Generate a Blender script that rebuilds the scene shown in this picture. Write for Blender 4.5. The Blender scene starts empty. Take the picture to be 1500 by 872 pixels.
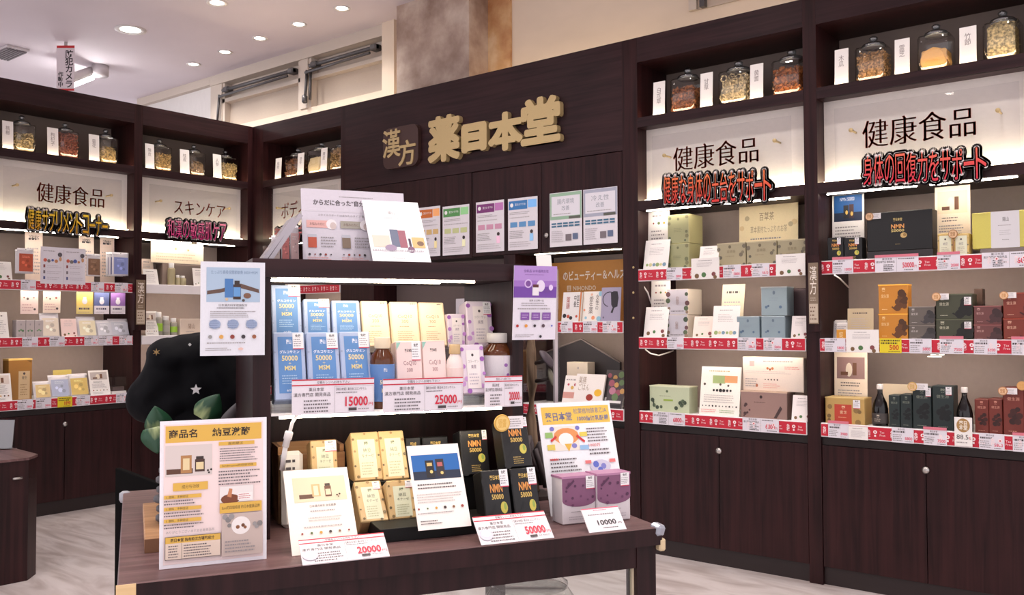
import bpy, bmesh, math, random
from mathutils import Vector, Matrix
random.seed(7)
scn = bpy.context.scene
COL = scn.collection
# ------------------------------------------------------------------ camera
F_PX = 1317.5
YAW, PIT, ROL = math.radians(-38.752), math.radians(1.638), math.radians(-0.2258)
EYE = Vector((0, 0, 1.25))
FW = Vector((math.sin(YAW)*math.cos(PIT), math.cos(YAW)*math.cos(PIT), math.sin(PIT)))
RT = Vector((math.cos(YAW), -math.sin(YAW), 0))
UP = RT.cross(FW)
cr, sr = math.cos(ROL), math.sin(ROL)
RT2 = RT*cr + UP*sr
UP2 = UP*cr - RT*sr
cam = bpy.data.cameras.new('camera'); cam.sensor_fit = 'HORIZONTAL'; cam.sensor_width = 36
cam.lens = 36*F_PX/1500; cam.clip_start = 0.05; cam.clip_end = 100
camo = bpy.data.objects.new('camera', cam); COL.objects.link(camo)
m = Matrix((RT2, UP2, -FW)).transposed().to_4x4(); m.translation = EYE
camo.matrix_world = m
scn.camera = camo
# ------------------------------------------------------------------ world, exposure
scn.view_settings.view_transform = 'Standard'; scn.view_settings.look = 'None'
scn.view_settings.gamma = 1; scn.view_settings.use_curve_mapping = False
scn.view_settings.exposure = 0.55
scn.cycles.use_denoising = True
scn.cycles.max_bounces = 8; scn.cycles.transparent_max_bounces = 24; scn.cycles.caustics_reflective = False; scn.cycles.caustics_refractive = False
scn.cycles.sample_clamp_indirect = 6
world = bpy.data.worlds.new('world'); scn.world = world; world.use_nodes = True
world.node_tree.nodes['Background'].inputs[0].default_value = (1.0, 0.955, 1.0, 1)
world.node_tree.nodes['Background'].inputs[1].default_value = 0.95
LED_SIGN, LED_SHELF, LED_NICHE, LED_TOWER, DOWN_W = 15.0, 46.0, 18.0, 26.0, 40.0
CEIL = 3.56
# ------------------------------------------------------------------ pixel helpers (1500 x 872 frame)
def ray(px, py):
    return FW + RT2*((px-750)/F_PX) - UP2*((py-436)/F_PX)
def on_z(px, py, z):
    r = ray(px, py); return EYE + r*((z-EYE.z)/r.z)
class Surf:
    """a vertical reference plane: origin, u along it (viewer's right), v into it"""
    def __init__(s, origin, deg):
        s.o = Vector(origin); a = math.radians(deg); s.a = a
        s.u = Vector((math.cos(a), math.sin(a), 0)); s.v = Vector((-math.sin(a), math.cos(a), 0))
    def P(s, u, v, z): return s.o + s.u*u + s.v*v + Vector((0, 0, z))
    def hit(s, px, py, v=0):
        r = ray(px, py); t = (s.o + s.v*v - EYE).dot(s.v)/r.dot(s.v)
        p = EYE + r*t - s.o
        return p.dot(s.u), p.z
B = Surf((0, 4.285, 0), 0)
L = Surf((-6.092, 0, 0), 90)
T = Surf((-1.652, 0.866, 0), 61.55)
TZ = 0.76
# ------------------------------------------------------------------ materials
def lin(c):
    o = []
    for v in c[:3]:
        v = v/255
        o.append(v/12.92 if v <= 0.04045 else ((v+0.055)/1.055)**2.4)
    return (*o, 1)
MATS = {}
def newmat(name):
    m = bpy.data.materials.new(name); m.use_nodes = True
    return m, m.node_tree, m.node_tree.nodes['Principled BSDF']
def mcol(c, rough=0.55, metal=0, noise=0.0, spec=0.5):
    k = (tuple(c), rough, metal, noise, spec)
    if k in MATS: return MATS[k]
    m, nt, b = newmat('colour')
    b.inputs['Roughness'].default_value = rough; b.inputs['Metallic'].default_value = metal
    b.inputs['Specular IOR Level'].default_value = spec
    n = nt.nodes.new('ShaderNodeTexNoise'); n.inputs['Scale'].default_value = 35
    r = nt.nodes.new('ShaderNodeMixRGB'); l = lin(c)
    k2 = 0.94 - noise
    r.inputs[1].default_value = (l[0]*k2, l[1]*k2, l[2]*k2, 1); r.inputs[2].default_value = (min(1, l[0]*1.05), min(1, l[1]*1.05), min(1, l[2]*1.05), 1)
    nt.links.new(n.outputs['Fac'], r.inputs[0]); nt.links.new(r.outputs[0], b.inputs['Base Color'])
    MATS[k] = m; return m
def wood(name, c1, c2, axis, rough=0.42):
    if name in MATS: return MATS[name]
    m, nt, b = newmat(name); b.inputs['Roughness'].default_value = rough; b.inputs['Specular IOR Level'].default_value = 0.22
    tc = nt.nodes.new('ShaderNodeTexCoord'); mp = nt.nodes.new('ShaderNodeMapping')
    s = [42, 42, 42]; s['xyz'.index(axis)] = 1.6; mp.inputs['Scale'].default_value = s
    n = nt.nodes.new('ShaderNodeTexNoise'); n.inputs['Scale'].default_value = 1.0; n.inputs['Detail'].default_value = 6; n.inputs['Distortion'].default_value = 0.6
    n2 = nt.nodes.new('ShaderNodeTexNoise'); n2.inputs['Scale'].default_value = 3.2; n2.inputs['Detail'].default_value = 2
    cr_ = nt.nodes.new('ShaderNodeValToRGB'); cr_.color_ramp.elements[0].position = 0.32; cr_.color_ramp.elements[1].position = 0.7
    cr_.color_ramp.elements[0].color = lin(c1); cr_.color_ramp.elements[1].color = lin(c2)
    mx = nt.nodes.new('ShaderNodeMath'); mx.operation = 'MULTIPLY_ADD'; mx.inputs[1].default_value = 0.35
    L_ = nt.links.new
    L_(tc.outputs['Object'], mp.inputs[0]); L_(mp.outputs[0], n.inputs[0]); L_(tc.outputs['Object'], n2.inputs[0])
    L_(n2.outputs['Fac'], mx.inputs[0]); 
    sub = nt.nodes.new('ShaderNodeMath'); sub.operation = 'SUBTRACT'; sub.inputs[1].default_value = 0.17
    L_(n.outputs['Fac'], sub.inputs[0]); L_(sub.outputs[0], mx.inputs[2]); L_(mx.outputs[0], cr_.inputs[0])
    L_(cr_.outputs[0], b.inputs['Base Color'])
    bp = nt.nodes.new('ShaderNodeBump'); bp.inputs['Strength'].default_value = 0.05; L_(n.outputs['Fac'], bp.inputs['Height']); L_(bp.outputs[0], b.inputs['Normal'])
    MATS[name] = m; return m
WV = wood('dark_wood_vertical', (30, 12, 14), (52, 25, 26), 'z')
WH = wood('dark_wood_horizontal', (34, 18, 21), (54, 32, 34), 'x')
WT = wood('table_wood', (88, 64, 64), (118, 90, 90), 'x', 0.4)
TOWERW = wood('tower_wood', (28, 13, 15), (46, 24, 26), 'z')
PINE = wood('raw_pine', (196, 160, 110), (226, 196, 150), 'x')
OAK = wood('light_oak', (150, 108, 74), (186, 142, 102), 'x')
BARK = wood('driftwood', (120, 98, 80), (186, 160, 132), 'z', 0.8)
def emit(name, c, s):
    if name in MATS: return MATS[name]
    m, nt, b = newmat(name); b.inputs['Emission Color'].default_value = lin(c); b.inputs['Emission Strength'].default_value = s
    b.inputs['Base Color'].default_value = (0.9, 0.9, 0.9, 1)
    MATS[name] = m; return m
def glassy(name, tint=(255, 255, 255), amount=0.05, rough=0.02, base=0.0):
    """thin clear sheet: Fresnel reflection over straight-through transmission"""
    if name in MATS: return MATS[name]
    m = bpy.data.materials.new(name); m.use_nodes = True; nt = m.node_tree; nt.nodes.clear()
    out = nt.nodes.new('ShaderNodeOutputMaterial'); tr = nt.nodes.new('ShaderNodeBsdfTransparent'); gl = nt.nodes.new('ShaderNodeBsdfGlossy')
    tr.inputs[0].default_value = lin(tint); gl.inputs['Roughness'].default_value = rough
    fr = nt.nodes.new('ShaderNodeFresnel'); geo = nt.nodes.new('ShaderNodeNewGeometry'); im = nt.nodes.new('ShaderNodeMapRange')
    im.inputs['To Min'].default_value = 1.45; im.inputs['To Max'].default_value = 1/1.45       # same thin-sheet reflectance from both faces
    nt.links.new(geo.outputs['Backfacing'], im.inputs['Value']); nt.links.new(im.outputs['Result'], fr.inputs[0])
    ad = nt.nodes.new('ShaderNodeMath'); ad.operation = 'ADD'; ad.inputs[1].default_value = base
    nz = nt.nodes.new('ShaderNodeTexNoise'); nz.inputs['Scale'].default_value = 6
    mm = nt.nodes.new('ShaderNodeMath'); mm.operation = 'MULTIPLY_ADD'; mm.inputs[1].default_value = 0.004
    mx = nt.nodes.new('ShaderNodeMixShader'); k = nt.links.new
    k(fr.outputs[0], ad.inputs[0]); k(nz.outputs['Fac'], mm.inputs[0]); k(ad.outputs[0], mm.inputs[2]); k(mm.outputs[0], mx.inputs[0])
    k(tr.outputs[0], mx.inputs[1]); k(gl.outputs[0], mx.inputs[2]); k(mx.outputs[0], out.inputs[0])
    MATS[name] = m; return m
GLASS = glassy('clear_glass', (248, 250, 249), base=0.035, rough=0.04); KNOB = glassy('thick_glass', (226, 232, 234), base=0.22, rough=0.08)
ACRYL = glassy('clear_acrylic', (251, 252, 253), base=0.0)
SHEEN = glassy('sign_glass', (250, 250, 250), base=0.0)
def printmat(name, rough, transl=0.0):
    m, nt, b = newmat(name); a = nt.nodes.new('ShaderNodeAttribute'); a.attribute_name = 'ink'
    nt.links.new(a.outputs['Color'], b.inputs['Base Color']); b.inputs['Roughness'].default_value = rough
    if transl:
        t = nt.nodes.new('ShaderNodeBsdfTranslucent'); mx = nt.nodes.new('ShaderNodeMixShader'); mx.inputs[0].default_value = transl
        nt.links.new(a.outputs['Color'], t.inputs[0]); nt.links.new(b.outputs[0], mx.inputs[1]); nt.links.new(t.outputs[0], mx.inputs[2])
        nt.links.new(mx.outputs[0], nt.nodes['Material Output'].inputs[0])
    return m
INK = printmat('printed_ink', 0.5)
INKT = printmat('translucent_print', 0.5, 0.45)
GOLD = mcol((196, 172, 124), 0.42, 0.25)
STEEL = mcol((190, 186, 182), 0.3, 0.9)
GREYM = mcol((92, 90, 92), 0.4, 0.6)
BLACK = mcol((7, 6, 7), 0.55, spec=0.3)
PANEL = mcol((172, 156, 148), 0.7)
WHITE = mcol((232, 228, 226), 0.6)
SIGNW = mcol((240, 232, 226), 0.7)
PAPER = mcol((238, 234, 230), 0.6)
# ------------------------------------------------------------------ object helpers
def link(name, me, mat, parent=None):
    o = bpy.data.objects.new(name, me); COL.objects.link(o)
    if mat is not None:
        for x in (mat if isinstance(mat, (list, tuple)) else [mat]): me.materials.append(x)
    if parent is not None: o.parent = parent
    return o
def tag(o, label, cat, group=None, kind=None):
    if label: o['label'] = label
    if cat: o['category'] = cat
    if group: o['group'] = group
    if kind: o['kind'] = kind
    return o
def struct(o, label=None):
    o['kind'] = 'structure'
    if label: o['label'] = label
    return o
def empty(name, label=None, cat=None, S=None, u=0, v=0, z=0, group=None, mat=None):
    o = bpy.data.objects.new(name, None); COL.objects.link(o); o.empty_display_size = 0.05
    if mat is not None: o.matrix_world = mat
    elif S is not None: o.location = S.P(u, v, z); o.rotation_euler = (0, 0, S.a)
    tag(o, label, cat, group); return o
def box_bm(bm, x0, x1, y0, y1, z0, z1, ch=0.0):
    vs = [bm.verts.new((x, y, z)) for x in (x0, x1) for y in (y0, y1) for z in (z0, z1)]
    fs = [bm.faces.new([vs[i] for i in f]) for f in ((0, 1, 3, 2), (4, 6, 7, 5), (0, 4, 5, 1), (2, 3, 7, 6), (0, 2, 6, 4), (1, 5, 7, 3))]
    if ch:
        es = list({e for f in fs for e in f.edges}); bmesh.ops.bevel(bm, geom=es, offset=ch, segments=1, affect='EDGES', profile=0.5)
def fin(bm, name, mat, parent=None, smooth=False):
    bmesh.ops.recalc_face_normals(bm, faces=bm.faces)
    me = bpy.data.meshes.new(name); bm.to_mesh(me); bm.free()
    if smooth:
        for p in me.polygons: p.use_smooth = True
    return link(name, me, mat, parent)
def box(name, x0, x1, y0, y1, z0, z1, mat, parent=None, ch=0.0):
    bm = bmesh.new(); box_bm(bm, x0, x1, y0, y1, z0, z1, ch); return fin(bm, name, mat, parent)
def lathe(bm, prof, seg=20, off=(0, 0, 0), sq=None):
    """prof: [(r, z)]; sq = superellipse power for squarish jars"""
    rings = []
    for r, z in prof:
        ring = []
        for i in range(seg):
            a = 2*math.pi*i/seg; c, s = math.cos(a), math.sin(a)
            k = 1.0
            if sq: k = 1/((abs(c)**sq + abs(s)**sq)**(1/sq))
            ring.append(bm.verts.new((off[0]+r*k*c, off[1]+r*k*s, off[2]+z)))
        rings.append(ring)
    for a, b in zip(rings, rings[1:]):
        for i in range(seg): bm.faces.new((a[i], a[(i+1) % seg], b[(i+1) % seg], b[i]))
    for ring, rev in ((rings[0], True), (rings[-1], False)):
        bm.faces.new(ring[::-1] if rev else ring)
def tube(bm, pts, r, seg=8):
    pts = [Vector(p) for p in pts]; rings = []
    for i, p in enumerate(pts):
        d = (pts[min(i+1, len(pts)-1)] - pts[max(i-1, 0)]).normalized()
        a = d.cross(Vector((0, 0, 1)));
        if a.length < 1e-3: a = d.cross(Vector((1, 0, 0)))
        a.normalize(); b = d.cross(a); rr = r[i] if isinstance(r, (list, tuple)) else r
        rings.append([bm.verts.new(p + (a*math.cos(2*math.pi*k/seg) + b*math.sin(2*math.pi*k/seg))*rr) for k in range(seg)])
    for a, b in zip(rings, rings[1:]):
        for k in range(seg): bm.faces.new((a[k], a[(k+1) % seg], b[(k+1) % seg], b[k]))
    bm.faces.new(rings[0][::-1]); bm.faces.new(rings[-1])
def tubeobj(name, pts, r, mat, parent=None, seg=8):
    bm = bmesh.new(); tube(bm, pts, r, seg); return fin(bm, name, mat, parent, True)
# ------------------------------------------------------------------ text and print
TXT = {}
def text_geo(s, style=''):
    k = (s, style)
    if k in TXT: return TXT[k]
    c = bpy.data.curves.new('t', 'FONT'); c.body = s; c.resolution_u = 2; c.fill_mode = 'FRONT'
    c.offset = {'b': 0.022, 'h': 0.042, 'm': -0.008, 'o1': 0.05, 'o2': 0.1}.get(style, 0.0)
    if '\n' in s: c.space_line = 0.92
    o = bpy.data.objects.new('t', c); me = bpy.data.meshes.new_from_object(o)
    vs = [(v.co.x, v.co.y) for v in me.vertices]; fs = [tuple(p.vertices) for p in me.polygons]
    if style == 'm':       # Mincho look: thin horizontals, thick verticals
        n = len(vs); V, Fc = [], []
        for j in range(5):
            dx = (j-2)*0.009
            V += [(x+dx, y) for x, y in vs]; Fc += [tuple(i+j*n for i in f) for f in fs]
        vs, fs = V, Fc
    bpy.data.objects.remove(o); bpy.data.meshes.remove(me); bpy.data.curves.remove(c)
    if vs:
        a, b = min(v[0] for v in vs), min(v[1] for v in vs); w = max(v[0] for v in vs)-a; h = max(v[1] for v in vs)-b
        vs = [((x-a)/max(w, 1e-6), (y-b)/max(h, 1e-6)) for x, y in vs]
    TXT[k] = (vs, fs); return TXT[k]
class Print:
    """flat print built in a w x h rectangle in the local xz plane facing -y"""
    def __init__(s, w, h): s.w, s.h, s.v, s.f, s.c, s.k = w, h, [], [], [], 0
    def add(s, vs, fs, col):
        n = len(s.v); y = -(0.0004 + 0.00012*s.k); s.k += 1; l = lin(col)
        s.v += [(x*s.w, y, (1-t)*s.h) for x, t in vs]; s.f += [tuple(i+n for i in f) for f in fs]; s.c += [l]*len(vs)
    def r(s, x0, y0, x1, y1, col): s.add([(x0, y0), (x1, y0), (x1, y1), (x0, y1)], [(3, 2, 1, 0)], col)
    def poly(s, pts, col): s.add(pts, [tuple(range(len(pts)))], col)
    def e(s, cx, cy, rx, ry, col, n=14): s.add([(cx+rx*math.cos(2*math.pi*i/n), cy+ry*math.sin(2*math.pi*i/n)) for i in range(n)], [tuple(range(n))], col)
    def t(s, txt, x0, y0, x1, y1, col, st=''):
        vs, fs = text_geo(txt, st)
        if vs: s.add([(x0+(x1-x0)*x, y1-(y1-y0)*y) for x, y in vs], fs, col)
    def L(s, x0, y0, x1, y1, n, col, fill=0.36, ragged=True):
        vs, fs = [], []; st = (y1-y0)/n
        for i in range(n):
            x = x0; end = x1 - (random.random()*0.3*(x1-x0) if ragged else 0)
            while x < end:
                d = min((0.2+0.5*random.random())*st*s.h/s.w, end-x); ya = y0+i*st + st*(0.5-fill/2); k = len(vs)
                vs += [(x, ya), (x+d, ya), (x+d, ya+st*fill), (x, ya+st*fill)]; fs.append((k+3, k+2, k+1, k)); x += d + 0.2*st*s.h/s.w
        s.add(vs, fs, col)
    def blobs(s, pts, r, cols, asp=None):
        asp = asp or s.w/s.h
        for i, (x, y) in enumerate(pts):
            rr = r*(0.7+0.6*random.random()); s.e(x, y, rr, rr*asp, cols[i % len(cols)], 9)
    def build(s, parent, name='print', mat=None, loc=(0, 0, 0)):
        if not s.v: return None
        me = bpy.data.meshes.new(name); me.from_pydata(s.v, [], s.f)
        a = me.attributes.new('ink', 'FLOAT_COLOR', 'POINT')
        a.data.foreach_set('color', [x for c in s.c for x in c])
        o = link(name, me, mat or INK, parent); o.location = loc
        if name in ('print', 'label_print', 'price_sticker', 'rail_strip', 'side_print'): o['kind'] = 'stuff'
        # faces must look towards -y
        bm = bmesh.new(); bm.from_mesh(me)
        fl = [f for f in bm.faces if f.normal.y > 0]
        if fl: bmesh.ops.reverse_faces(bm, faces=fl)
        bm.to_mesh(me); bm.free(); return o
def frame_mat(o, x, z):
    """object frame: local x, local z, y = z cross x (into the picture)"""
    x = x.normalized(); z = (z - x*z.dot(x)).normalized(); y = z.cross(x)
    m_ = Matrix((x, y, z)).transposed().to_4x4(); m_.translation = o; return m_
def sheet_frame(BL, BR, TL, z, v=None, S=None):
    """rectangle whose bottom edge lies at height z (pixels BL, BR) and whose top-left is at pixel TL"""
    if S is None: a, b = on_z(*BL, z), on_z(*BR, z)
    else:
        u0, z0 = S.hit(*BL, v); u1, z1 = S.hit(*BR, v)
        zz = z if z is not None else (z0+z1)/2
        a, b = S.P(u0, v, zz), S.P(u1, v, zz)
    e = (b-a).normalized(); r = ray(*TL); t = (a-EYE).dot(e)/r.dot(e); p = EYE + r*t
    return frame_mat(a, e, p-a), (b-a).length, (p-a - e*(p-a).dot(e)).length
def sheet(name, label, cat, M, w, h, draw, col=(238, 234, 230), th=0.0016, group=None, mat=None, body='paper', acrylic=False):
    e = empty(name, label, cat, mat=M, group=group)
    box(body, 0, w, 0, th, 0, h, mat or mcol(col, 0.6), e)
    if draw:
        p = Print(w, h); draw(p); p.build(e)
    if acrylic:
        a = box('acrylic_cover', -0.003, w+0.003, -0.004, -0.0025, -0.002, h+0.003, ACRYL, e)
    return e
def carton(name, label, M, w, d, h, col, draw=None, group=None, side=None, lid=None, rough=0.45, stickers=(), cat='box', sdraw=None):
    e = empty(name, label, cat, mat=M, group=group)
    bm = bmesh.new(); box_bm(bm, 0, w, 0, d, 0, h, min(0.0025, w*0.04)); fin(bm, 'carton', mcol(col, rough), e)
    if draw:
        p = Print(w, h); draw(p); p.build(e)
    if sdraw:
        p = Print(d, h); sdraw(p); o = p.build(e, 'side_print')
        if o: o.rotation_euler = (0, 0, math.pi/2); o.location = (w, 0, 0)
    if lid:
        box('lid_edge', -0.001, w+0.001, -0.001, d+0.001, h*0.965, h+0.0012, mcol(lid, rough), e)
    for sx0, sy0, sx1, sy1 in stickers:
        p = Print(w, h); p.r(sx0, sy0, sx1, sy1, (236, 234, 236)); yy = sy1-sy0; xx = sx1-sx0
        p.t('免税', sx0+xx*.25, sy0+yy*.07, sx1-xx*.25, sy0+yy*.26, (40, 36, 40), 'b')
        p.L(sx0+xx*.1, sy0+yy*.32, sx1-xx*.08, sy1-yy*.15, 4, (150, 146, 152), 0.4); p.r(sx0, sy1-yy*.06, sx1, sy1, (200, 60, 90))
        o = p.build(e, 'price_sticker'); o.location = (0, -0.0012, 0)
    return e
def upM(S, u, v, z, lean=0.0, yaw=0.0):
    """frame standing on a shelf: x along u, leaned back by lean degrees, turned by yaw"""
    return Matrix.Translation(S.P(u, v, z)) @ Matrix.Rotation(S.a+math.radians(yaw), 4, 'Z') @ Matrix.Rotation(-math.radians(lean), 4, 'X')
def place(S, px0, px1, pyt, zb, v, pyb=None):
    """(u, width, height) of an upright thing whose front at depth v covers px0..px1 and reaches up to pyt"""
    ym = pyb if pyb is not None else 474
    pm = (px0+px1)/2
    u0, _ = S.hit(px0, (pyt+ym)/2, v); u1, _ = S.hit(px1, (pyt+ym)/2, v); _, zt = S.hit(pm, pyt, v)
    return u0, u1-u0, zt-zb
# ================================================================== room shell
def marble():
    m, nt, b = newmat('pale_stone_floor'); b.inputs['Roughness'].default_value = 0.28
    tc = nt.nodes.new('ShaderNodeTexCoord'); mp = nt.nodes.new('ShaderNodeMapping'); mp.inputs['Rotation'].default_value = (0, 0, 0.5); mp.inputs['Scale'].default_value = (0.8, 3.2, 1)
    n = nt.nodes.new('ShaderNodeTexNoise'); n.inputs['Scale'].default_value = 2.2; n.inputs['Detail'].default_value = 8; n.inputs['Distortion'].default_value = 1.6
    r = nt.nodes.new('ShaderNodeValToRGB'); r.color_ramp.elements[0].position = 0.3; r.color_ramp.elements[1].position = 0.62
    r.color_ramp.elements[0].color = lin((176, 163, 160)); r.color_ramp.elements[1].color = lin((216, 207, 206))
    k = nt.links.new; k(tc.outputs['Object'], mp.inputs[0]); k(mp.outputs[0], n.inputs[0]); k(n.outputs['Fac'], r.inputs[0]); k(r.outputs[0], b.inputs['Base Color'])
    return m
def stone(name, c1, c2, c3):
    m, nt, b = newmat(name); b.inputs['Roughness'].default_value = 0.6
    tc = nt.nodes.new('ShaderNodeTexCoord'); n = nt.nodes.new('ShaderNodeTexNoise'); n.inputs['Scale'].default_value = 3.5; n.inputs['Detail'].default_value = 9; n.inputs['Roughness'].default_value = 0.55
    r = nt.nodes.new('ShaderNodeValToRGB'); r.color_ramp.elements[0].position = 0.34; r.color_ramp.elements[1].position = 0.66
    r.color_ramp.elements[0].color = lin(c1); r.color_ramp.elements[1].color = lin(c3); e = r.color_ramp.elements.new(0.5); e.color = lin(c2)
    k = nt.links.new; k(tc.outputs['Object'], n.inputs[0]); k(n.outputs['Fac'], r.inputs[0]); k(r.outputs[0], b.inputs['Base Color']); return m
CEILM = mcol((226, 217, 224), 0.8); CREAM = mcol((224, 208, 190), 0.8); CREAM2 = mcol((206, 194, 182), 0.8)
struct(box('floor', -13, 4, -5, 9, -0.06, 0, marble()), 'pale veined stone floor')
struct(box('ceiling', -13, 4, -5, 9, CEIL, CEIL+0.1, CEILM), 'white plaster ceiling with recessed downlights')
WY = 4.285 + 0.47                                        # face of the building wall behind the cabinets
def bu(px, py, y=WY): r = ray(px, py); t = y/r.y; p = EYE + r*t; return p.x, p.z
xc0, _ = bu(310, 130); xw = bu(565, 90)[0]; xp = bu(580, 90, WY-0.02)[0]
wb = empty('wall_back', 'cream wall above the dark cabinets'); wb['kind'] = 'structure'
box('wall_panel', xp, 3.5, WY, WY+0.15, 0, CEIL, CREAM, wb)
box('wall_lower', xc0, xp, WY, WY+0.15, 0, bu(450, 155)[1]-0.02, CREAM, wb)
box('wall_pier', xw, xp, WY-0.04, WY+0.15, 0, CEIL, CREAM, wb)
z1_ = bu(540, 42)[1]; 
box('wall_top_band', xc0, xw, WY-0.02, WY+0.15, CEIL-0.09, CEIL, CREAM2, wb)
# window bays with roller panels
zlow = bu(450, 155)[1]-0.02
frx = [xc0, bu(326, 130)[0], bu(441, 100)[0], bu(452, 100)[0], bu(564, 80)[0]]
for i, (a, b_) in enumerate(((frx[1], frx[2]), (frx[3], frx[4]))):
    w = empty('window_%d' % (i+1), ('beige blind panel beside the corner above the cabinets', 'beige blind panel beside the stone column')[i]); w['kind'] = 'structure'
    box('blind', a+0.02, b_-0.02, WY+0.06, WY+0.07, zlow, CEIL-0.26, mcol((192, 178, 164), 0.8), w)
    box('frame', a, a+0.035, WY+0.0, WY+0.07, zlow, CEIL-0.09, CREAM2, w); box('frame', b_-0.035, b_, WY, WY+0.07, zlow, CEIL-0.09, CREAM2, w)
    box('head_box', a, b_, WY+0.0, WY+0.08, CEIL-0.27, CEIL-0.235, CREAM2, w)
    box('backing', a, b_, WY+0.075, WY+0.15, zlow, CEIL-0.08, CREAM2, w)
    tubeobj('rail', [(a+0.05, WY-0.03, CEIL-0.17), (b_-0.05, WY-0.03, CEIL-0.17)], 0.017, GREYM, w)
    tubeobj('rail_rod', [(a+0.02, WY-0.05, CEIL-0.225), (b_-0.12, WY-0.05, CEIL-0.21)], 0.012, GREYM, w)
    for q in (a+0.08, b_-0.12): box('rail_bracket', q, q+0.07, WY-0.055, WY+0.02, CEIL-0.195, CEIL-0.145, GREYM, w, 0.01)
    for dx in ((0.0, 0.05) if i else (-0.02,)): tubeobj('pull_rod', [(a+0.015+dx, WY-0.03, CEIL-0.2), (a+0.005+dx*1.3, WY-0.04, zlow+0.05)], 0.012, GREYM, w)
    if i: lathe_b = bmesh.new(); lathe(lathe_b, [(0.012, 0), (0.024, 0.01), (0.024, 0.06), (0.012, 0.07)], 10, (a+0.0, WY-0.04, zlow+0.03)); fin(lathe_b, 'pull_weight', GREYM, w, True)
box('window_mullion', frx[2], frx[3], WY-0.01, WY+0.1, zlow, CEIL-0.09, CREAM2, wb)
box('window_jamb', xc0, frx[1], WY-0.01, WY+0.12, zlow, CEIL-0.05, CREAM2, wb)
# window glimpsed high on the right
xr = bu(1012, 8)[0]
w = empty('window_3', 'blind panel high on the cream wall over the right cabinets'); w['kind'] = 'structure'
zr = bu(1012, 18)[1]
box('blind', xr+0.05, xr+1.6, WY-0.012, WY-0.004, zr, CEIL-0.06, mcol((192, 178, 164), 0.8), w)
box('frame', xr, xr+0.05, WY-0.03, WY-0.002, zr, CEIL-0.06, CREAM2, w); box('rail_post', xr+0.08, xr+0.11, WY-0.05, WY-0.013, zr, CEIL-0.06, GREYM, w)
# wall beyond the corner, with a ceiling trim
p0, p1 = on_z(208, 146, CEIL), on_z(300, 112, CEIL)
yb = (p0.y+p1.y)/2
wl = empty('wall_far', 'white wall beyond the corner over the left cabinets'); wl['kind'] = 'structure'
box('wall_panel', p0.x, xc0-0.002, WY+0.03, WY+0.18, 0, CEIL-0.04, mcol((228, 224, 222), 0.8), wl)
box('trim_edge', p0.x-0.02, xc0-0.002, WY-0.02, WY+0.03, CEIL-0.075, CEIL, CREAM2, wl)
# stone column
xl, xm = bu(581, 90, WY-0.22)[0], bu(687, 70, WY-0.22)[0]
c = empty('wall_column', 'mottled stone clad column rising above the sign wall'); c['kind'] = 'structure'
dpt = 0.4
box('column_face', xl, xm, WY-0.22, WY+dpt-0.22, 0, CEIL, stone('grey_stone', (138, 112, 98), (176, 154, 140), (206, 190, 176)), c)
xrt = bu(750, 70, WY)[0]
box('column_side', xm, xrt, WY-0.02, WY+0.1, 0, CEIL, stone('warm_lit_stone', (176, 120, 76), (206, 164, 118), (226, 200, 164)), c)  # same stone as the face, with the warm light on this side put into its colour
# ceiling fittings ---------------------------------------------------
LAMP = emit('downlight_glow', (255, 246, 236), 14)
def downlight(x, y, label, big=1.0, on=True, power=1.0, vis=True):
    e = empty('downlight', label, 'downlight', group='recessed ceiling downlights'); e.location = (x, y, CEIL)
    bm = bmesh.new(); lathe(bm, [(0.062*big, 0.0), (0.062*big, -0.006), (0.046*big, -0.004), (0.040*big, 0.0)], 20); fin(bm, 'trim_ring', WHITE, e, True)
    bm = bmesh.new(); lathe(bm, [(0.040*big, -0.0005), (0.03*big, -0.004), (0.001, -0.006)], 18); fin(bm, 'lamp_face', LAMP, e)
    if on:
        l = bpy.data.lights.new('downlight_lamp', 'SPOT'); l.energy = DOWN_W*power; l.spot_size = math.radians(128); l.spot_blend = 0.9; l.shadow_soft_size = 0.06; l.color = (1, 0.93, 0.87)
        o = bpy.data.objects.new('downlight_lamp', l); COL.objects.link(o); o.parent = e; o.location = (0, 0, -0.03)
for (px, py), lb, bg in (((191, 43.5), 'large bright recessed downlight, left of the others', 1.9), ((318, 4), 'downlight at the top edge left of the row along the wall', 1.2),
        ((501, 12), 'downlight nearest the stone column', 1.0), ((437.7, 35.4), 'downlight second from the stone column', 1.0), ((380.5, 56), 'middle downlight of the row along the blinds', 1.0),
        ((329.6, 76), 'downlight second from the far end of the row', 1.0), ((283.5, 94), 'downlight at the far end of the row over the corner', 1.0)):
    p = on_z(px, py, CEIL); downlight(p.x, p.y, lb, bg, power=0.5 if bg < 1.5 else 1.0)
for x in (-3.6, -2.2, -0.8, 0.6):
    for y in (3.3, 1.9, 0.4, -1.2): downlight(x, y, 'recessed ceiling downlight over the front of the shop, outside the photo', 1.0)
p = on_z(12, 75, CEIL)
e = empty('air_vent', 'grey slatted ceiling vent at the far left', 'vent'); e.location = (p.x, p.y, CEIL); e.rotation_euler = (0, 0, 0)
box('frame', -0.22, 0.2, -0.09, 0.09, -0.02, 0, mcol((206, 198, 200), 0.6), e, 0.004)
for i in range(7): box('slat', -0.19, 0.17, -0.08+i*0.024, -0.066+i*0.024, -0.032, -0.021, mcol((120, 112, 116), 0.6), e)
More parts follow.
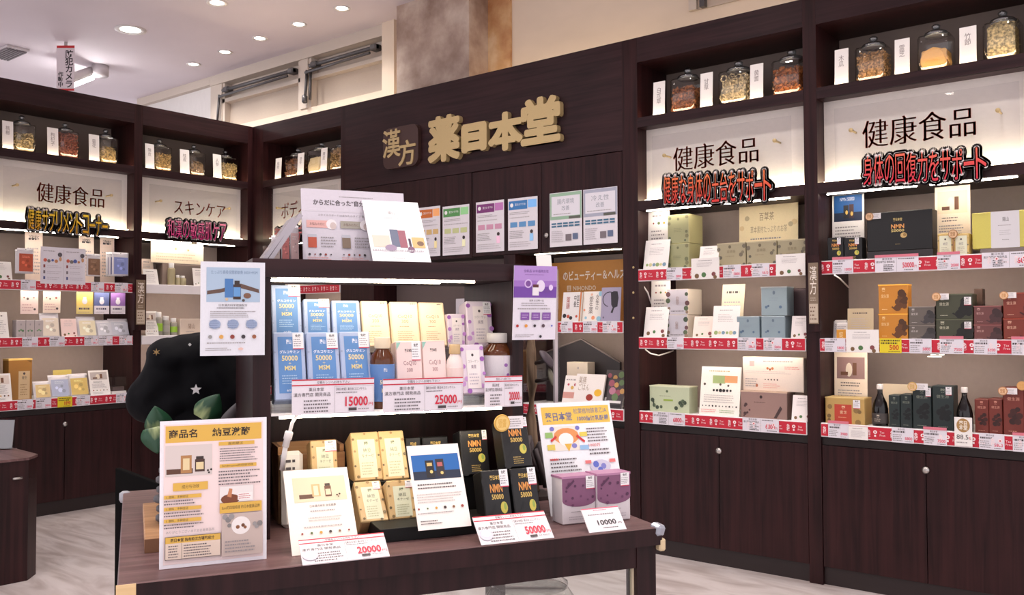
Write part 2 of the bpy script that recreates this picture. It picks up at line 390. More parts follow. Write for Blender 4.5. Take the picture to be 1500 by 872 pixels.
# camera warning sign
M = frame_mat(on_z(85, 61, CEIL) + Vector((-0.02, 0, -0.40)), RT, Vector((0, 0, 1)))
def d_(p):
    p.r(0, 0, 1, 0.055, (198, 40, 44)); p.r(0, 0.955, 1, 1, (198, 40, 44))
    p.t('防\n犯\nカ\nメ\nラ', 0.47, 0.1, 0.93, 0.93, (40, 30, 34), 'b'); p.t('作\n動\n中', 0.08, 0.58, 0.38, 0.92, (40, 30, 34), 'b')
e = sheet('hanging_sign', 'white and red camera warning sign hanging from the ceiling', 'sign', M, 0.145, 0.372, d_, (226, 214, 218), 0.004, body='board')
box('hanger', 0.06, 0.085, 0.0, 0.004, 0.372, 0.405, STEEL, e)
# floodlight bar on the ceiling behind the left cabinets
p = on_z(147, 96, CEIL)
e = empty('floodlight', 'white floodlight bar on a round ceiling mount behind the left cabinets', 'lamp'); e.location = p
bm = bmesh.new(); lathe(bm, [(0.06, -0.1), (0.07, -0.09), (0.07, 0)], 18); fin(bm, 'mount', mcol((186, 178, 180), 0.5), e, True)
q0, q1 = EYE + ray(134, 112)*((p-EYE).length/ray(134, 112).length) - p, EYE + ray(90, 129)*((p-EYE).length*0.97/ray(90, 129).length) - p
tubeobj('arm', [(0, 0, -0.08), q0*0.8, q0], 0.014, STEEL, e)
tubeobj('housing', [q0 + Vector((0, 0, 0.045)), q1 + Vector((0, 0, 0.045))], 0.045, mcol((214, 208, 208), 0.5), e, 10)
tubeobj('light_tube', [q0, q1], 0.032, emit('flood_glow', (255, 252, 250), 45), e, 10)
# ================================================================== wall cabinets
HT, NT, JS, JB, SB, LB = 2.828, 2.69, 2.381, 2.327, 1.926, 1.868
S1, S2, S3 = (1.476, 1.542), (1.108, 1.172), (0.704, 0.770)
DT, TOE, DEP = 0.664, 0.085, 0.42
def rail_print(w):
    p = Print(w, 0.056); n = max(1, round(w/0.105)); p.r(0, 0, 1, 1, (196, 30, 54)); wh = (246, 226, 228)
    for i in range(n):
        a = i/n; s = 1/n
        p.t('免\n税', a+s*.08, .2, a+s*.23, .8, wh, 'b'); p.e(a+s*.43, .38, s*.085, .15, wh, 10); p.r(a+s*.39, .6, a+s*.47, .76, wh)
        p.e(a+s*.43, .38, s*.035, .06, (196, 30, 54), 8); p.t('Tax', a+s*.63, .3, a+s*.83, .46, wh); p.t('Free', a+s*.63, .54, a+s*.87, .7, wh)
    return p
LEDS = emit('sign_led', (255, 236, 200), LED_SIGN); LEDU = emit('shelf_led', (255, 240, 222), LED_SHELF); LEDM = emit('under_shelf_led', (255, 238, 220), LED_SHELF*0.4); LEDN = emit('niche_led', (255, 226, 186), LED_NICHE)
def shelf_rail(par, w, x0, z0, z1, plain=False):
    s = box('shelf', x0, x0+w, 0.012, DEP-0.005, z1-0.03, z1-0.006, WHITE, par)
    r = box('price_rail', x0, x0+w, -0.008, 0.011, z0, z1, mcol((236, 232, 234), 0.45), s, 0.002)
    if z0 > 1.0: box('strip_light', x0+0.05, x0+w-0.05, 0.016, 0.026, z1-0.037, z1-0.0305, LEDM, s)
    if not plain: rail_print(w-0.004).build(s, 'rail_strip', loc=(x0+0.002, -0.009, z0+0.005))
    return s
def bay(S, u0, w, label, title, posts, plain=(False, False, False), knob=0.5, split=True, tstyle='m', tx=(0.165, 0.785), ty=(0.25, 0.66)):
    e = empty('shelf_cabinet', label, 'cabinet', S, u0, 0, 0, 'wall shelf cabinets')
    for a, b_ in posts: box('post', a, b_, 0.0, DEP+0.03, 0, HT, WV, e)
    box('header_board', 0.0005, w-0.0005, 0.0, 0.05, NT, HT, WH, e)
    box('top_board', 0.0005, w-0.0005, 0.05, DEP+0.03, NT, NT+0.03, WV, e)
    if S.a == 0: box('cove_strip_light', 0.02, w-0.02, 0.30, 0.32, NT+0.031, NT+0.04, emit('cove_glow', (255, 222, 176), 10.0), e)
    box('niche_back', 0.001, w-0.001, DEP-0.09, DEP+0.03, JS, NT, mcol((118, 104, 98), 0.7), e)
    js = box('jar_shelf', 0.001, w-0.001, 0.006, DEP-0.09, JB, JS-0.012, WH, e)
    box('shelf_lip', 0.001, w-0.001, 0.0, 0.014, JB, JS, WH, js); box('niche_light', 0.01, w-0.01, 0.017, 0.026, JS-0.012, JS-0.003, LEDN, js)
    # backlit sign field
    sp = box('sign_panel', 0.001, w-0.001, 0.095, 0.11, LB+0.02, JB, SIGNW, e)
    box('sign_light', 0.01, w-0.01, 0.055, 0.085, SB-0.006, SB+0.004, LEDS, sp)
    g = box('glass_plate', 0.055*w/0.93+0.02, w-0.075, 0.028, 0.034, SB+0.03, JB-0.055, SHEEN, e)
    gw, gh = w-0.15, (JB-0.055)-(SB+0.03)
    p = Print(gw, gh); p.t(title, tx[0], ty[0], tx[1], ty[1], (186, 76, 48), tstyle); o = p.build(g, 'lettering', loc=(0.075, 0.0275, SB+0.03))
    for x in (0.155, w-0.155):
        bm = bmesh.new(); lathe(bm, [(0.009, 0), (0.010, 0.002), (0.010, 0.012), (0.005, 0.016), (0.005, 0.08)], 12); bmesh.ops.rotate(bm, verts=bm.verts, cent=(0, 0, 0), matrix=Matrix.Rotation(-math.pi/2, 3, 'X'))
        o = fin(bm, 'standoff', GOLD, g, True); o.location = (x, 0.012, (SB+JB)/2+0.03)
    ld = box('ledge', 0.001, w-0.001, 0.0, 0.115, LB, SB-0.006, WH, e)
    box('ledge_back', 0.001, w-0.001, 0.115, DEP, LB+0.01, LB+0.03, WV, ld)
    for a, b_ in ((0.03, w*0.47), (w*0.53, w-0.09)): box('strip_light', a, b_, 0.04, 0.047, LB-0.0045, LB-0.0005, LEDU, ld)
    box('back_panel', 0.001, w-0.001, DEP, DEP+0.03, DT, LB+0.01, PANEL, e)
    for (z0, z1), pl in zip((S1, S2, S3), plain): shelf_rail(e, w-0.004, 0.002, z0, z1, pl)
    box('rail_backing', 0.001, w-0.001, 0.03, DEP, DT, S3[0], WV, e)
    for a, b_ in ((0.003, w*0.5-0.0015), (w*0.5+0.0015, w-0.003)): d = box('door', a, b_, 0.004, 0.024, TOE+0.002, DT-0.002, WV, e, 0.001)
    kn = bmesh.new(); lathe(kn, [(0.011, 0), (0.016, 0.004), (0.016, 0.01), (0.006, 0.014)], 14); bmesh.ops.rotate(kn, verts=kn.verts, cent=(0, 0, 0), matrix=Matrix.Rotation(math.pi/2, 3, 'X'))
    o = fin(kn, 'lock_knob', STEEL, d, True); o.location = (w*knob, 0.006, DT-0.075)
    box('door_rail', 0.001, w-0.001, 0.012, 0.03, DT, S3[0]-0.001, mcol((26, 14, 14), 0.6), e)
    box('toe_kick', 0.001, w-0.001, 0.02, 0.04, 0, TOE, mcol((34, 20, 20), 0.5), e)
    box('carcass', 0.003, w-0.003, 0.03, DEP, TOE, DT-0.004, mcol((26, 15, 15), 0.6), e)
    return e
pB1 = -2.547; wB1 = 0.932; pB2 = -1.550; wB2 = 0.932
bay(B, pB1, wB1, 'dark wood wall cabinet beside the sign wall, with green boxes on its top shelf', '健康食品', [(-0.098, 0), (wB1, wB1+0.065)])
bay(B, pB2, wB2, 'dark wood wall cabinet at the right edge with a large black box', '健康食品', [(wB2, wB2+0.065)])
pL1, pL2, wL = 2.358, 3.355, 0.935
bay(L, pL1, wL, 'dark wood wall cabinet at the far left with pouches on its top shelf', '健康食品', [(-0.062, 0), (wL, wL+0.062)], tx=(0.26, 0.84))
bay(L, pL2, wL-0.05, 'dark wood corner cabinet for skin care, right half of the left row', 'スキンケア', [(wL-0.05, 4.6-pL2)], plain=(True, True, False), tx=(0.26, 0.85), ty=(0.3, 0.62))
pA = -5.955; wA = 0.93
bay(B, pA, wA, 'dark wood cabinet in the corner, left of the sign wall', 'ボディケア', [(-0.1365, 0), (wA, wA+0.05)], tx=(0.16, 0.8))
pe = [o for o in COL.objects if o.get('category') == 'cabinet'][0]
for y_ in (392, 429, 466):
    u_, z_ = B.hit(928, y_); kn = bmesh.new(); lathe(kn, [(0.006, 0), (0.007, 0.002), (0.004, 0.005)], 10); bmesh.ops.rotate(kn, verts=kn.verts, cent=(0, 0, 0), matrix=Matrix.Rotation(math.pi/2, 3, 'X'))
    o = fin(kn, 'shelf_peg', GOLD, pe, True); o.location = (u_-pB1, -0.0002, z_)
# ---- sign wall unit
ua, ub = pA+wA+0.05, pB1-0.098
e = empty('sign_wall_cabinet', 'dark wood panelled wall unit under the gold shop lettering', 'cabinet', B, 0, 0, 0)
zd = B.hit(860, 228.5)[1]; zb_ = B.hit(860, 366)[1]
d1, d2, d3 = B.hit(691.5, 300)[0], B.hit(793, 290)[0], ub-0.004
box('fascia_panel', ua, ub, 0, 0.03, zd+0.003, HT, WH, e)
box('fixed_panel', ua, d1-0.004, 0, 0.03, zb_, zd-0.001, WV, e)
da = box('door', d1, d2-0.003, 0, 0.024, zb_+0.002, zd-0.001, WV, e, 0.003); db = box('door', d2, d3, 0, 0.024, zb_+0.002, zd-0.001, WV, e, 0.003)
u_, z_ = B.hit(801, 345)
kn = bmesh.new(); lathe(kn, [(0.010, 0), (0.015, 0.004), (0.015, 0.01), (0.006, 0.014)], 14); bmesh.ops.rotate(kn, verts=kn.verts, cent=(0, 0, 0), matrix=Matrix.Rotation(math.pi/2, 3, 'X'))
o = fin(kn, 'lock_knob', STEEL, db, True); o.location = (u_, 0.001, z_)
box('top_backing', ua, ub, 0.03, 0.4, zb_, HT-0.01, mcol((30, 18, 18), 0.7), e)
um = B.hit(755, 420)[0]
box('niche_divider', um-0.09, um, 0.0, 0.4, 0, zb_, WV, e)
box('side_post', ua, ua+0.3, 0, 0.4, 0, zb_, WV, e)
box('niche_back', um, ub, 0.4, 0.44, 0.6, zb_, PANEL, e); box('counter_back', ua+0.3, um-0.09, 0.22, 0.245, 0.95, zb_, mcol((112, 98, 94), 0.7), e)
zs = B.hit(865, 471)[1]; zs0 = B.hit(865, 488)[1]
nw = ub-um
s = box('shelf', um, ub, 0.012, 0.4, zs-0.028, zs-0.006, WHITE, e); box('price_rail', um, ub, -0.008, 0.011, zs0, zs, mcol((236, 232, 234), 0.45), s, 0.002)
rail_print(nw-0.004).build(s, 'rail_strip', loc=(um+0.002, -0.009, zs0+0.005))
s = box('shelf', um, ub, 0.012, 0.4, S3[1]-0.03, S3[1]-0.006, WHITE, e); box('price_rail', um, ub, -0.008, 0.011, S3[0], S3[1], mcol((236, 232, 234), 0.45), s, 0.002)
rail_print(nw-0.004).build(s, 'rail_strip', loc=(um+0.002, -0.009, S3[0]+0.005))
box('counter_top', ua+0.3, um-0.09, -0.01, 0.22, 0.95, 0.99, WH, e)
box('counter_front', ua+0.3, um-0.09, 0.01, 0.24, TOE, 0.95, WV, e)
for a, b_ in ((um+0.003, (um+ub)/2-0.0015), ((um+ub)/2+0.0015, ub-0.003)): box('door', a, b_, 0.004, 0.024, TOE+0.002, DT-0.002, WV, e, 0.001)
box('carcass', um+0.003, ub-0.003, 0.03, 0.4, TOE, S3[0]-0.002, mcol((26, 15, 15), 0.6), e); box('toe_kick', ua+0.3, ub, 0.02, 0.04, 0, TOE, mcol((34, 20, 20), 0.5), e)
box('niche_strip_light', um+0.1, ub-0.05, 0.06, 0.065, zb_-0.005, zb_-0.001, emit('niche_strip', (255, 238, 216), 14.0), e); box('niche_strip_light', um+0.05, ub-0.05, 0.016, 0.026, zs-0.036, zs-0.0285, emit('niche_strip', (255, 238, 216), 14.0), e)
box('cove_strip_light', ua, ub, 0.30, 0.32, HT-0.0095, HT-0.004, emit('cove_glow', (255, 222, 176), 10.0), e)
# ---- gold lettering
sg = empty('shop_sign', 'raised gold brush lettering of the shop name on the dark wall', 'sign', B, 0, 0, 0)
def letter(ch, px0, px1, pyt, pyb, par, off, ext, mat, py=0.0):
    u0, _ = B.hit(px0, (pyt+pyb)/2); u1, _ = B.hit(px1, (pyt+pyb)/2); _, zt = B.hit((px0+px1)/2, pyt); _, zz = B.hit((px0+px1)/2, pyb)
    c = bpy.data.curves.new('t', 'FONT'); c.body = ch; c.resolution_u = 4; c.extrude = 0.05
    o = bpy.data.objects.new('t', c); me = bpy.data.meshes.new_from_object(o); bpy.data.objects.remove(o); bpy.data.curves.remove(c)
    xs = [v.co.x for v in me.vertices]; ys = [v.co.y for v in me.vertices]
    vs, fs = [], []; n = len(me.vertices); K = 10; w_, h_ = (u1-u0-2*off), (zt-zz-2*off)
    for k in range(K):                                   # brush weight: the glyph swept round a small circle
        ox, oz = off*math.cos(2*math.pi*k/K), off*math.sin(2*math.pi*k/K)
        for v in me.vertices:
            x = (v.co.x-min(xs))/(max(xs)-min(xs)); y = (v.co.y-min(ys))/(max(ys)-min(ys))
            vs.append((u0+off+x*w_+ox, -py-(ext if v.co.z > 0 else 0.0)-0.0005-0.00002*k, zz+off+y*h_+oz))
        fs += [tuple(i+k*n for i in p.vertices) for p in me.polygons]
    bpy.data.meshes.remove(me); me = bpy.data.meshes.new('letter'); me.from_pydata(vs, [], fs)
    return link('letter', me, mat, par)
for ch, a, b_, c_, d in (('薬', 632, 679, 170, 238), ('日', 681, 718, 181, 224), ('本', 720, 771, 165, 222), ('堂', 768, 826, 143, 212)):
    letter(ch, a, b_, c_, d, sg, 0.013 if ch != '日' else 0.02, 0.035, GOLD)
pq = empty('round_corner_plaque', 'dark plaque with two gold characters left of the gold shop lettering', 'sign', B, 0, 0, 0)
u0, _ = B.hit(566, 215); u1, _ = B.hit(617, 215); zt = B.hit(592, 186)[1]; zz = B.hit(592, 246)[1]
bm = bmesh.new(); rr = 0.055; pts = []
for cx, cz, a0 in ((u1-rr, zt-rr, 0), (u0+rr, zt-rr, 90), (u0+rr, zz+rr, 180), (u1-rr, zz+rr, 270)):
    for k in range(6): a = math.radians(a0+k*18); pts.append((cx+rr*math.cos(a), cz+rr*math.sin(a)))
f0 = [bm.verts.new((x, -0.03, z)) for x, z in pts]; f1 = [bm.verts.new((x, 0.0, z)) for x, z in pts]
bm.faces.new(f0); bm.faces.new(f1[::-1])
for i in range(len(pts)): bm.faces.new((f0[i], f0[(i+1) % len(pts)], f1[(i+1) % len(pts)], f1[i]))
fin(bm, 'plaque', mcol((72, 50, 46), 0.35, 0.2), pq)
letter('漢', 566, 592, 191, 232, pq, 0.003, 0.006, GOLD, 0.03); letter('方', 589, 614, 206, 243, pq, 0.003, 0.006, GOLD, 0.03)
# ---- small projecting plaques on the posts
for S, a, b_, t, bt, lb in ((B, 1184, 1202, 374, 486, 'narrow dark plaque on the post between the right cabinets'), (L, 196, 213, 402, 484, 'narrow dark plaque on the post between the left cabinets')):
    u, w, h = place(S, a, b_, t, S.hit((a+b_)/2, bt, -0.03)[1], -0.03); zz = S.hit((a+b_)/2, bt, -0.03)[1]
    q = empty('post_plaque', lb, 'sign', S, u, -0.041, zz, 'character plaques on the posts')
    box('frame', 0, w, 0, 0.03, 0, h, WV, q); box('face', w*.12, w*.9, -0.004, -0.0005, h*.1, h*.9, mcol((128, 108, 88), 0.35), q)
    p = Print(w*.78, h*.8); p.t('漢\n方', .14, .06, .86, .52, (238, 228, 216)); p.L(.2, .56, .8, .63, 2, (210, 196, 176)); p.r(.06, .67, .94, .98, (196, 180, 160)); p.L(.15, .7, .85, .95, 4, (120, 96, 80))
    p.build(q, loc=(w*.12, -0.0045, h*.1))
# ================================================================== generic prints
INKD = (70, 62, 64); GREY = (150, 144, 146)
BERRY = [(150, 60, 50), (90, 110, 60), (200, 150, 60), (60, 50, 46), (130, 90, 60)]
def leaflet(kind=0, acc=(200, 150, 140), bg=None, title=None):
    def d(p):
        if bg: p.r(0, 0, 1, 1, bg)
        if kind == 0:      # picture on top, text, row of dots
            p.r(.08, .07, .92, .38, acc); p.e(.45, .25, .1, .1, (226, 214, 196)); p.r(.56, .15, .68, .33, (110, 74, 52)); p.r(.2, .28, .42, .33, (104, 70, 50))
            p.L(.2, .42, .8, .5, 2, INKD); p.L(.12, .53, .88, .72, 5, GREY); p.blobs([(.16+.17*i, .8) for i in range(5)], .035, BERRY); p.L(.12, .87, .7, .94, 2, GREY)
        elif kind == 1:    # text with botanicals at the bottom
            p.L(.25, .08, .75, .16, 1, GREY); p.L(.2, .2, .8, .42, 4, (186, 178, 178)); p.blobs([(.2, .85), (.45, .8), (.8, .78), (.85, .92)], .07, [(120, 90, 60), (80, 120, 70), (130, 70, 70)])
        elif kind == 2:    # herb dots grid
            p.L(.2, .06, .8, .14, 1, GREY); p.blobs([(.25+.25*i, .22) for i in range(3)], .05, BERRY); p.blobs([(.2+.2*i, .62) for i in range(4)], .04, BERRY); p.L(.15, .32, .85, .5, 3, GREY); p.L(.12, .72, .88, .92, 4, (190, 182, 184))
        elif kind == 3:    # plain text
            p.L(.2, .1, .8, .2, 1, INKD); p.L(.12, .3, .88, .85, 8, (184, 176, 178))
        elif kind == 4:    # herbs across the bottom edge
            p.L(.25, .1, .75, .17, 1, GREY); p.L(.2, .24, .8, .5, 5, (192, 184, 184)); p.blobs([(.15+.14*i, .82) for i in range(6)], .06, [(150, 170, 110), (206, 200, 150), (120, 150, 170)])
        if title: p.t(title, .2, .08, .8, .16, INKD)
    return d
def shelf_sheet(S, px0, px1, pyt, zb, v, label, draw, lean=8, pyb=None, col=(240, 236, 232), cat='leaflet', name='leaflet', group=None, acrylic=False):
    u, w, h = place(S, px0, px1, pyt, zb, v, pyb)
    return sheet(name, label, cat, upM(S, u, v, zb, lean), w, h/math.cos(math.radians(lean)), draw, col, 0.0016, group or 'leaflets on the shelves', acrylic=acrylic)
def shelf_box(S, px0, px1, pyt, zb, v, dep, label, col, draw=None, pyb=None, h=None, **k):
    u, w, hh = place(S, px0, px1, pyt, zb, v, pyb)
    k.setdefault('name', 'product_box'); nm = k.pop('name')
    return carton(nm, label, upM(S, u, v, zb), w, dep, h or hh, col, draw, **k), (h or hh)
Z1, Z2, Z3 = S1[1]-0.006, S2[1]-0.006, S3[1]-0.006
# ---- price cards on the rails
ORD = ['first', 'second', 'third', 'fourth', 'fifth', 'sixth', 'seventh']
def price_card(S, px0, px1, z0, z1, label, price=None, big=False, yellow=False, top=False, group='price cards on the shelf rails'):
    u0 = S.hit(px0, 474, -0.013)[0]; u1 = S.hit(px1, 474, -0.013)[0]; w = u1-u0; h = z1-z0+0.002
    def d(p):
        if yellow:
            p.L(.06, .06, .94, .42, 2, (70, 60, 20), .6); p.t(price or '500', .45, .45, .88, .8, (200, 30, 30), 'b'); p.L(.4, .84, .95, .97, 1, (90, 80, 30)); return
        if big:
            p.t('薬日本堂', .17, .04, .4, .18, INKD); p.t('漢方専門店 開発商品', .03, .22, .46, .38, INKD); p.L(.2, .45, .46, .92, 4, INKD, .55)
            p.r(.5, .03, .505, .97, GREY); p.L(.54, .05, .95, .2, 1, INKD); p.t(price, .64, .38, .9, .74, (214, 40, 70), 'b'); p.t('円', .91, .58, .96, .74, (214, 40, 70)); p.L(.68, .8, .95, .94, 1, INKD)
        else:
            p.t('薬日本堂', .28, .05, .6, .17, INKD); p.L(.05, .2, .65, .36, 1, INKD, .7); p.L(.05, .42, .5, .92, 4, GREY, .45); p.t(price or '5800', .6, .6, .94, .8, (222, 96, 120), 'b'); p.L(.6, .85, .95, .95, 1, INKD)
    e = empty('price_card', label, 'price card', group=group, mat=upM(S, u0, -0.013, z0))
    box('card', 0, w, 0, 0.0012, 0, h, mcol((228, 208, 40) if yellow else (226, 222, 230), 0.45), e)
    p = Print(w, h); d(p); p.build(e)
    if top: box('red_tab', 0, w, -0.002, 0, h, h+0.012, mcol((214, 120, 136), 0.5), e)
    return e
CARDS = [
 (B, S1, 'top shelf rail beside the sign wall', [(977, 1000), (1060, 1086), (1102, 1128)], {}),
 (B, S2, 'middle shelf rail beside the sign wall', [(977, 1001), (1080, 1107), (1118, 1145)], {}),
 (B, S3, 'bottom shelf rail beside the sign wall', [(955, 1002), (1086, 1139)], {0: ('6800', 'big'), 1: ('6800', 'big')}),
 (B, S1, 'top shelf rail of the right cabinet', [(1220.6, 1251), (1283, 1347), (1374.5, 1408), (1440, 1522)], {0: ('10000', 'top'), 1: ('50000', 'bigtop'), 2: ('20000', 'top'), 3: ('6000', 'big')}),
 (B, S2, 'middle shelf rail of the right cabinet', [(1207.6, 1238), (1288, 1320), (1331.5, 1364), (1376, 1411), (1425.6, 1459.7), (1481, 1512)], {1: ('500', 'y'), 3: ('7500', 'top'), 5: ('7500', 'top')}),
 (B, S3, 'bottom shelf rail of the right cabinet', [(1211, 1241), (1303.7, 1335.7), (1350, 1384), (1431, 1468), (1480, 1514)], {0: ('3980', 'top'), 2: ('7500', 'top'), 4: ('7500', 'top')}),
 (L, S1, 'top shelf rail of the far left cabinet', [(30, 52), (133, 152), (168, 187)], {}),
 (L, S2, 'middle shelf rail of the far left cabinet', [(33, 56), (73, 95), (124, 144), (144.5, 165), (175, 194)], {}),
 (L, S3, 'bottom shelf rail of the far left cabinet', [(27, 49.5), (53.7, 76.4), (85.7, 107), (113.5, 133), (171, 190)], {2: ('1890', 'y')}),
 (B, (zs0, zs), 'book shelf rail under the sign wall', [(822, 838.5), (854, 875), (882.6, 904)], {2: ('4000', '')}),
]
for S, (a, b_), where, xs, sp in CARDS:
    for i, (x0, x1) in enumerate(xs):
        pr, fl = sp.get(i, (None, ''))
        kind = 'yellow price card' if fl == 'y' else ('wide white price card' if 'big' in fl else 'white price card')
        price_card(S, x0, x1, a, b_, '%s, %s from left on the %s' % (kind, ORD[i], where), pr, 'big' in fl, fl == 'y', 'top' in fl)
# leaflets hooked over the rails
for S, z, a, b_, t, lb, dr in ((B, S1[0], 1013, 1054, 378, 'white leaflet hooked over the top rail below the first olive boxes', leaflet(1)), (B, S1[0], 1137, 1180, 372, 'white leaflet hooked over the top rail beside the post plaque', leaflet(1)),
        (B, S2[0], 1239, 1287, 483, 'white leaflet hooked over the rail in front of the beige card', leaflet(1)), (B, S3[0], 1242, 1270, 625, 'blank white card on the rail beside the gold box', leaflet(3))):
    shelf_sheet(S, a, b_, t, z, -0.018, lb, dr, 0, S.hit(a, 474)[1] and None, acrylic=False)
u, w, h = place(B, 1398, 1424, 611.6, B.hit(1411, 654, -0.02)[1], -0.02, 640)
def d_(p):
    p.e(.5, .28, .38, .24, (168, 130, 78), 20); p.t('薬日\n本堂', .26, .12, .74, .44, (240, 230, 214), 'b'); p.t('88.5', .12, .6, .78, .76, INKD); p.t('%', .8, .66, .92, .76, (210, 60, 60)); p.L(.12, .82, .9, .92, 1, GREY)
sheet('shelf_tag', 'white tag with a gold seal and 88.5 in front of a dark bottle', 'tag', upM(B, u, -0.02, B.hit(1411, 654, -0.02)[1]), w, h, d_)
# ================================================================== right wall products
def d_green(p):
    p.r(.03, .02, .97, .98, (158, 158, 118)); p.e(.5, .16, .05, .05, (110, 112, 80)); p.blobs([(.12, .12), (.08, .3), (.1, .8), (.88, .6), (.9, .75), (.82, .9), (.15, .93), (.9, .1)], .07, [(112, 116, 84), (126, 124, 90), (96, 104, 78)]); p.L(.3, .45, .7, .62, 3, (134, 136, 100))
gx, gh = shelf_box(B, 977, 1010, 357, Z1, 0.06, 0.16, 'green leaf patterned box, lower of the stack of two', (176, 172, 124), d_green, group='stacked green boxes', sdraw=None)
carton('product_box', 'green leaf patterned box, upper of the stack of two', gx.matrix_world @ Matrix.Translation((0.004, 0.004, gh+0.001)), 0.130, 0.16, gh*1.12, (182, 176, 128), d_green, group='stacked green boxes')
shelf_sheet(B, 949, 980, 307, Z1, 0.10, 'tall white herb leaflet standing behind the leaning one, left end of top shelf', leaflet(2), 2)
shelf_sheet(B, 942, 978, 351, Z1, 0.02, 'white leaflet leaning beside the stacked green boxes', leaflet(4), 12)
shelf_sheet(B, 1023, 1051, 360, Z1, 0.03, 'small cream leaflet between green and olive boxes', leaflet(1), 14)
def d_olive(p):
    p.e(.45, .16, .05, .07, (110, 100, 78)); p.blobs([(.06, .25), (.12, .6), (.9, .4), (.84, .5), (.94, .9), (.1, .92), (.95, .15)], .06, [(112, 104, 88), (96, 92, 80), (124, 116, 94)]); p.t('百草茶', .35, .3, .65, .42, (138, 124, 96)); p.L(.3, .5, .7, .6, 1, (150, 138, 110))
for i, (a, b_, t) in enumerate(((1051, 1092.7, 356), (1094, 1138, 353.5), (1139.5, 1183, 351))):
    shelf_box(B, a, b_, t, Z1, 0.05, 0.11, ('olive patterned box, leftmost of the row of three', 'olive patterned box in the middle of the row of three', 'olive patterned box at the right end of the row of three')[i], (166, 156, 126), d_olive, group='olive boxes in a row', lid=(196, 184, 150))
def d_p(p):
    p.t('百草茶', .35, .12, .6, .25, (150, 126, 96)); p.t('草本素材たっぷりのお茶', .2, .33, .82, .44, (170, 148, 118)); p.L(.2, .5, .85, .56, 1, GREY); p.r(.05, .66, .45, 1, (244, 240, 232)); p.blobs([(.12+.08*i, .82+.1*(i % 2)) for i in range(4)], .025, BERRY)
    p.r(.68, .66, .9, .92, (164, 130, 96)); p.blobs([(.05, .35), (.14, .2), (.94, .3), (.88, .33)], .05, [(226, 200, 150), (196, 178, 140)]); p.e(.62, .86, .05, .06, (210, 160, 70))
shelf_sheet(B, 1082.5, 1169, 299, Z1, 0.30, 'cream poster card standing behind the olive boxes', d_p, 2, col=(240, 222, 180), cat='poster', name='poster_card')
# middle shelf
shelf_sheet(B, 953, 981, 410, Z2, 0.12, 'tall cream leaflet with three green rings, middle shelf left end', leaflet(2), 2)
shelf_sheet(B, 942, 976, 450, Z2, 0.02, 'white leaflet with leaf drawings leaning beside the grey patterned boxes', leaflet(1), 12)
def d_grey(p):
    p.r(0.02, 0.01, .98, .99, (192, 188, 196)); p.blobs([(.06, .2), (.05, .45), (.1, .75), (.92, .2), (.95, .55), (.9, .75), (.94, .9), (.06, .95)], .09, [(104, 70, 72), (84, 98, 70), (140, 120, 100), (70, 84, 64)])
    p.t('白\n養\n草', .42, .28, .58, .62, (170, 150, 146)); p.L(.2, .82, .85, .9, 1, INKD)
gx, gh = shelf_box(B, 976, 1007, 461.5, Z2, 0.05, 0.16, 'grey box edged with leaves, lower of the stack of two', (224, 212, 196), d_grey, group='stacked leaf edged boxes')
carton('product_box', 'grey box edged with leaves, upper of the stack of two', gx.matrix_world @ Matrix.Translation((0.003, 0.004, gh+0.001)), 0.128, 0.16, gh*1.1, (228, 216, 198), d_grey, group='stacked leaf edged boxes')
shelf_sheet(B, 1014, 1045, 463.5, Z2, 0.03, 'pale pink leaflet beside the leaf edged boxes', leaflet(1), 14, col=(238, 222, 212))
shelf_sheet(B, 1042, 1081, 448, Z2, 0.015, 'white leaflet with herbs along its foot in front of a cream one', leaflet(4), 10)
shelf_sheet(B, 1053, 1086, 416, Z2, 0.10, 'tall cream leaflet bending back behind the herb leaflet', leaflet(3), 10, col=(240, 226, 196))
def d_blue(p):
    p.e(.5, .2, .05, .07, (104, 122, 136)); p.blobs([(.2, .7), (.28, .66), (.75, .7)], .05, [(92, 116, 140), (84, 104, 126)]); p.L(.3, .35, .7, .5, 2, (140, 156, 166)); p.r(.02, .02, .98, .05, (170, 184, 190))
shelf_box(B, 1079, 1112, 463.5, Z2, 0.03, 0.09, 'light blue box standing left of the blue stack', (142, 160, 168), d_blue)
gx, gh = shelf_box(B, 1115, 1150, 463, Z2, 0.03, 0.09, 'light blue box, lower of the blue stack', (142, 160, 168), d_blue, group='stacked blue boxes')
carton('product_box', 'light blue box, upper of the blue stack', gx.matrix_world @ Matrix.Translation((0, 0.002, gh+0.001)), 0.134, 0.09, gh*1.25, (148, 166, 172), d_blue, group='stacked blue boxes', lid=(196, 206, 208))
carton('product_box', 'dark plum box behind the blue stack beside the post', upM(B, B.hit(1160, 450, .15)[0], 0.15, Z2), 0.095, 0.1, 0.255, (66, 50, 54), None)
shelf_sheet(B, 1158, 1184, 463, Z2, 0.015, 'pale leaflet leaning beside the blue stack at the post', leaflet(1), 12, col=(232, 224, 222))
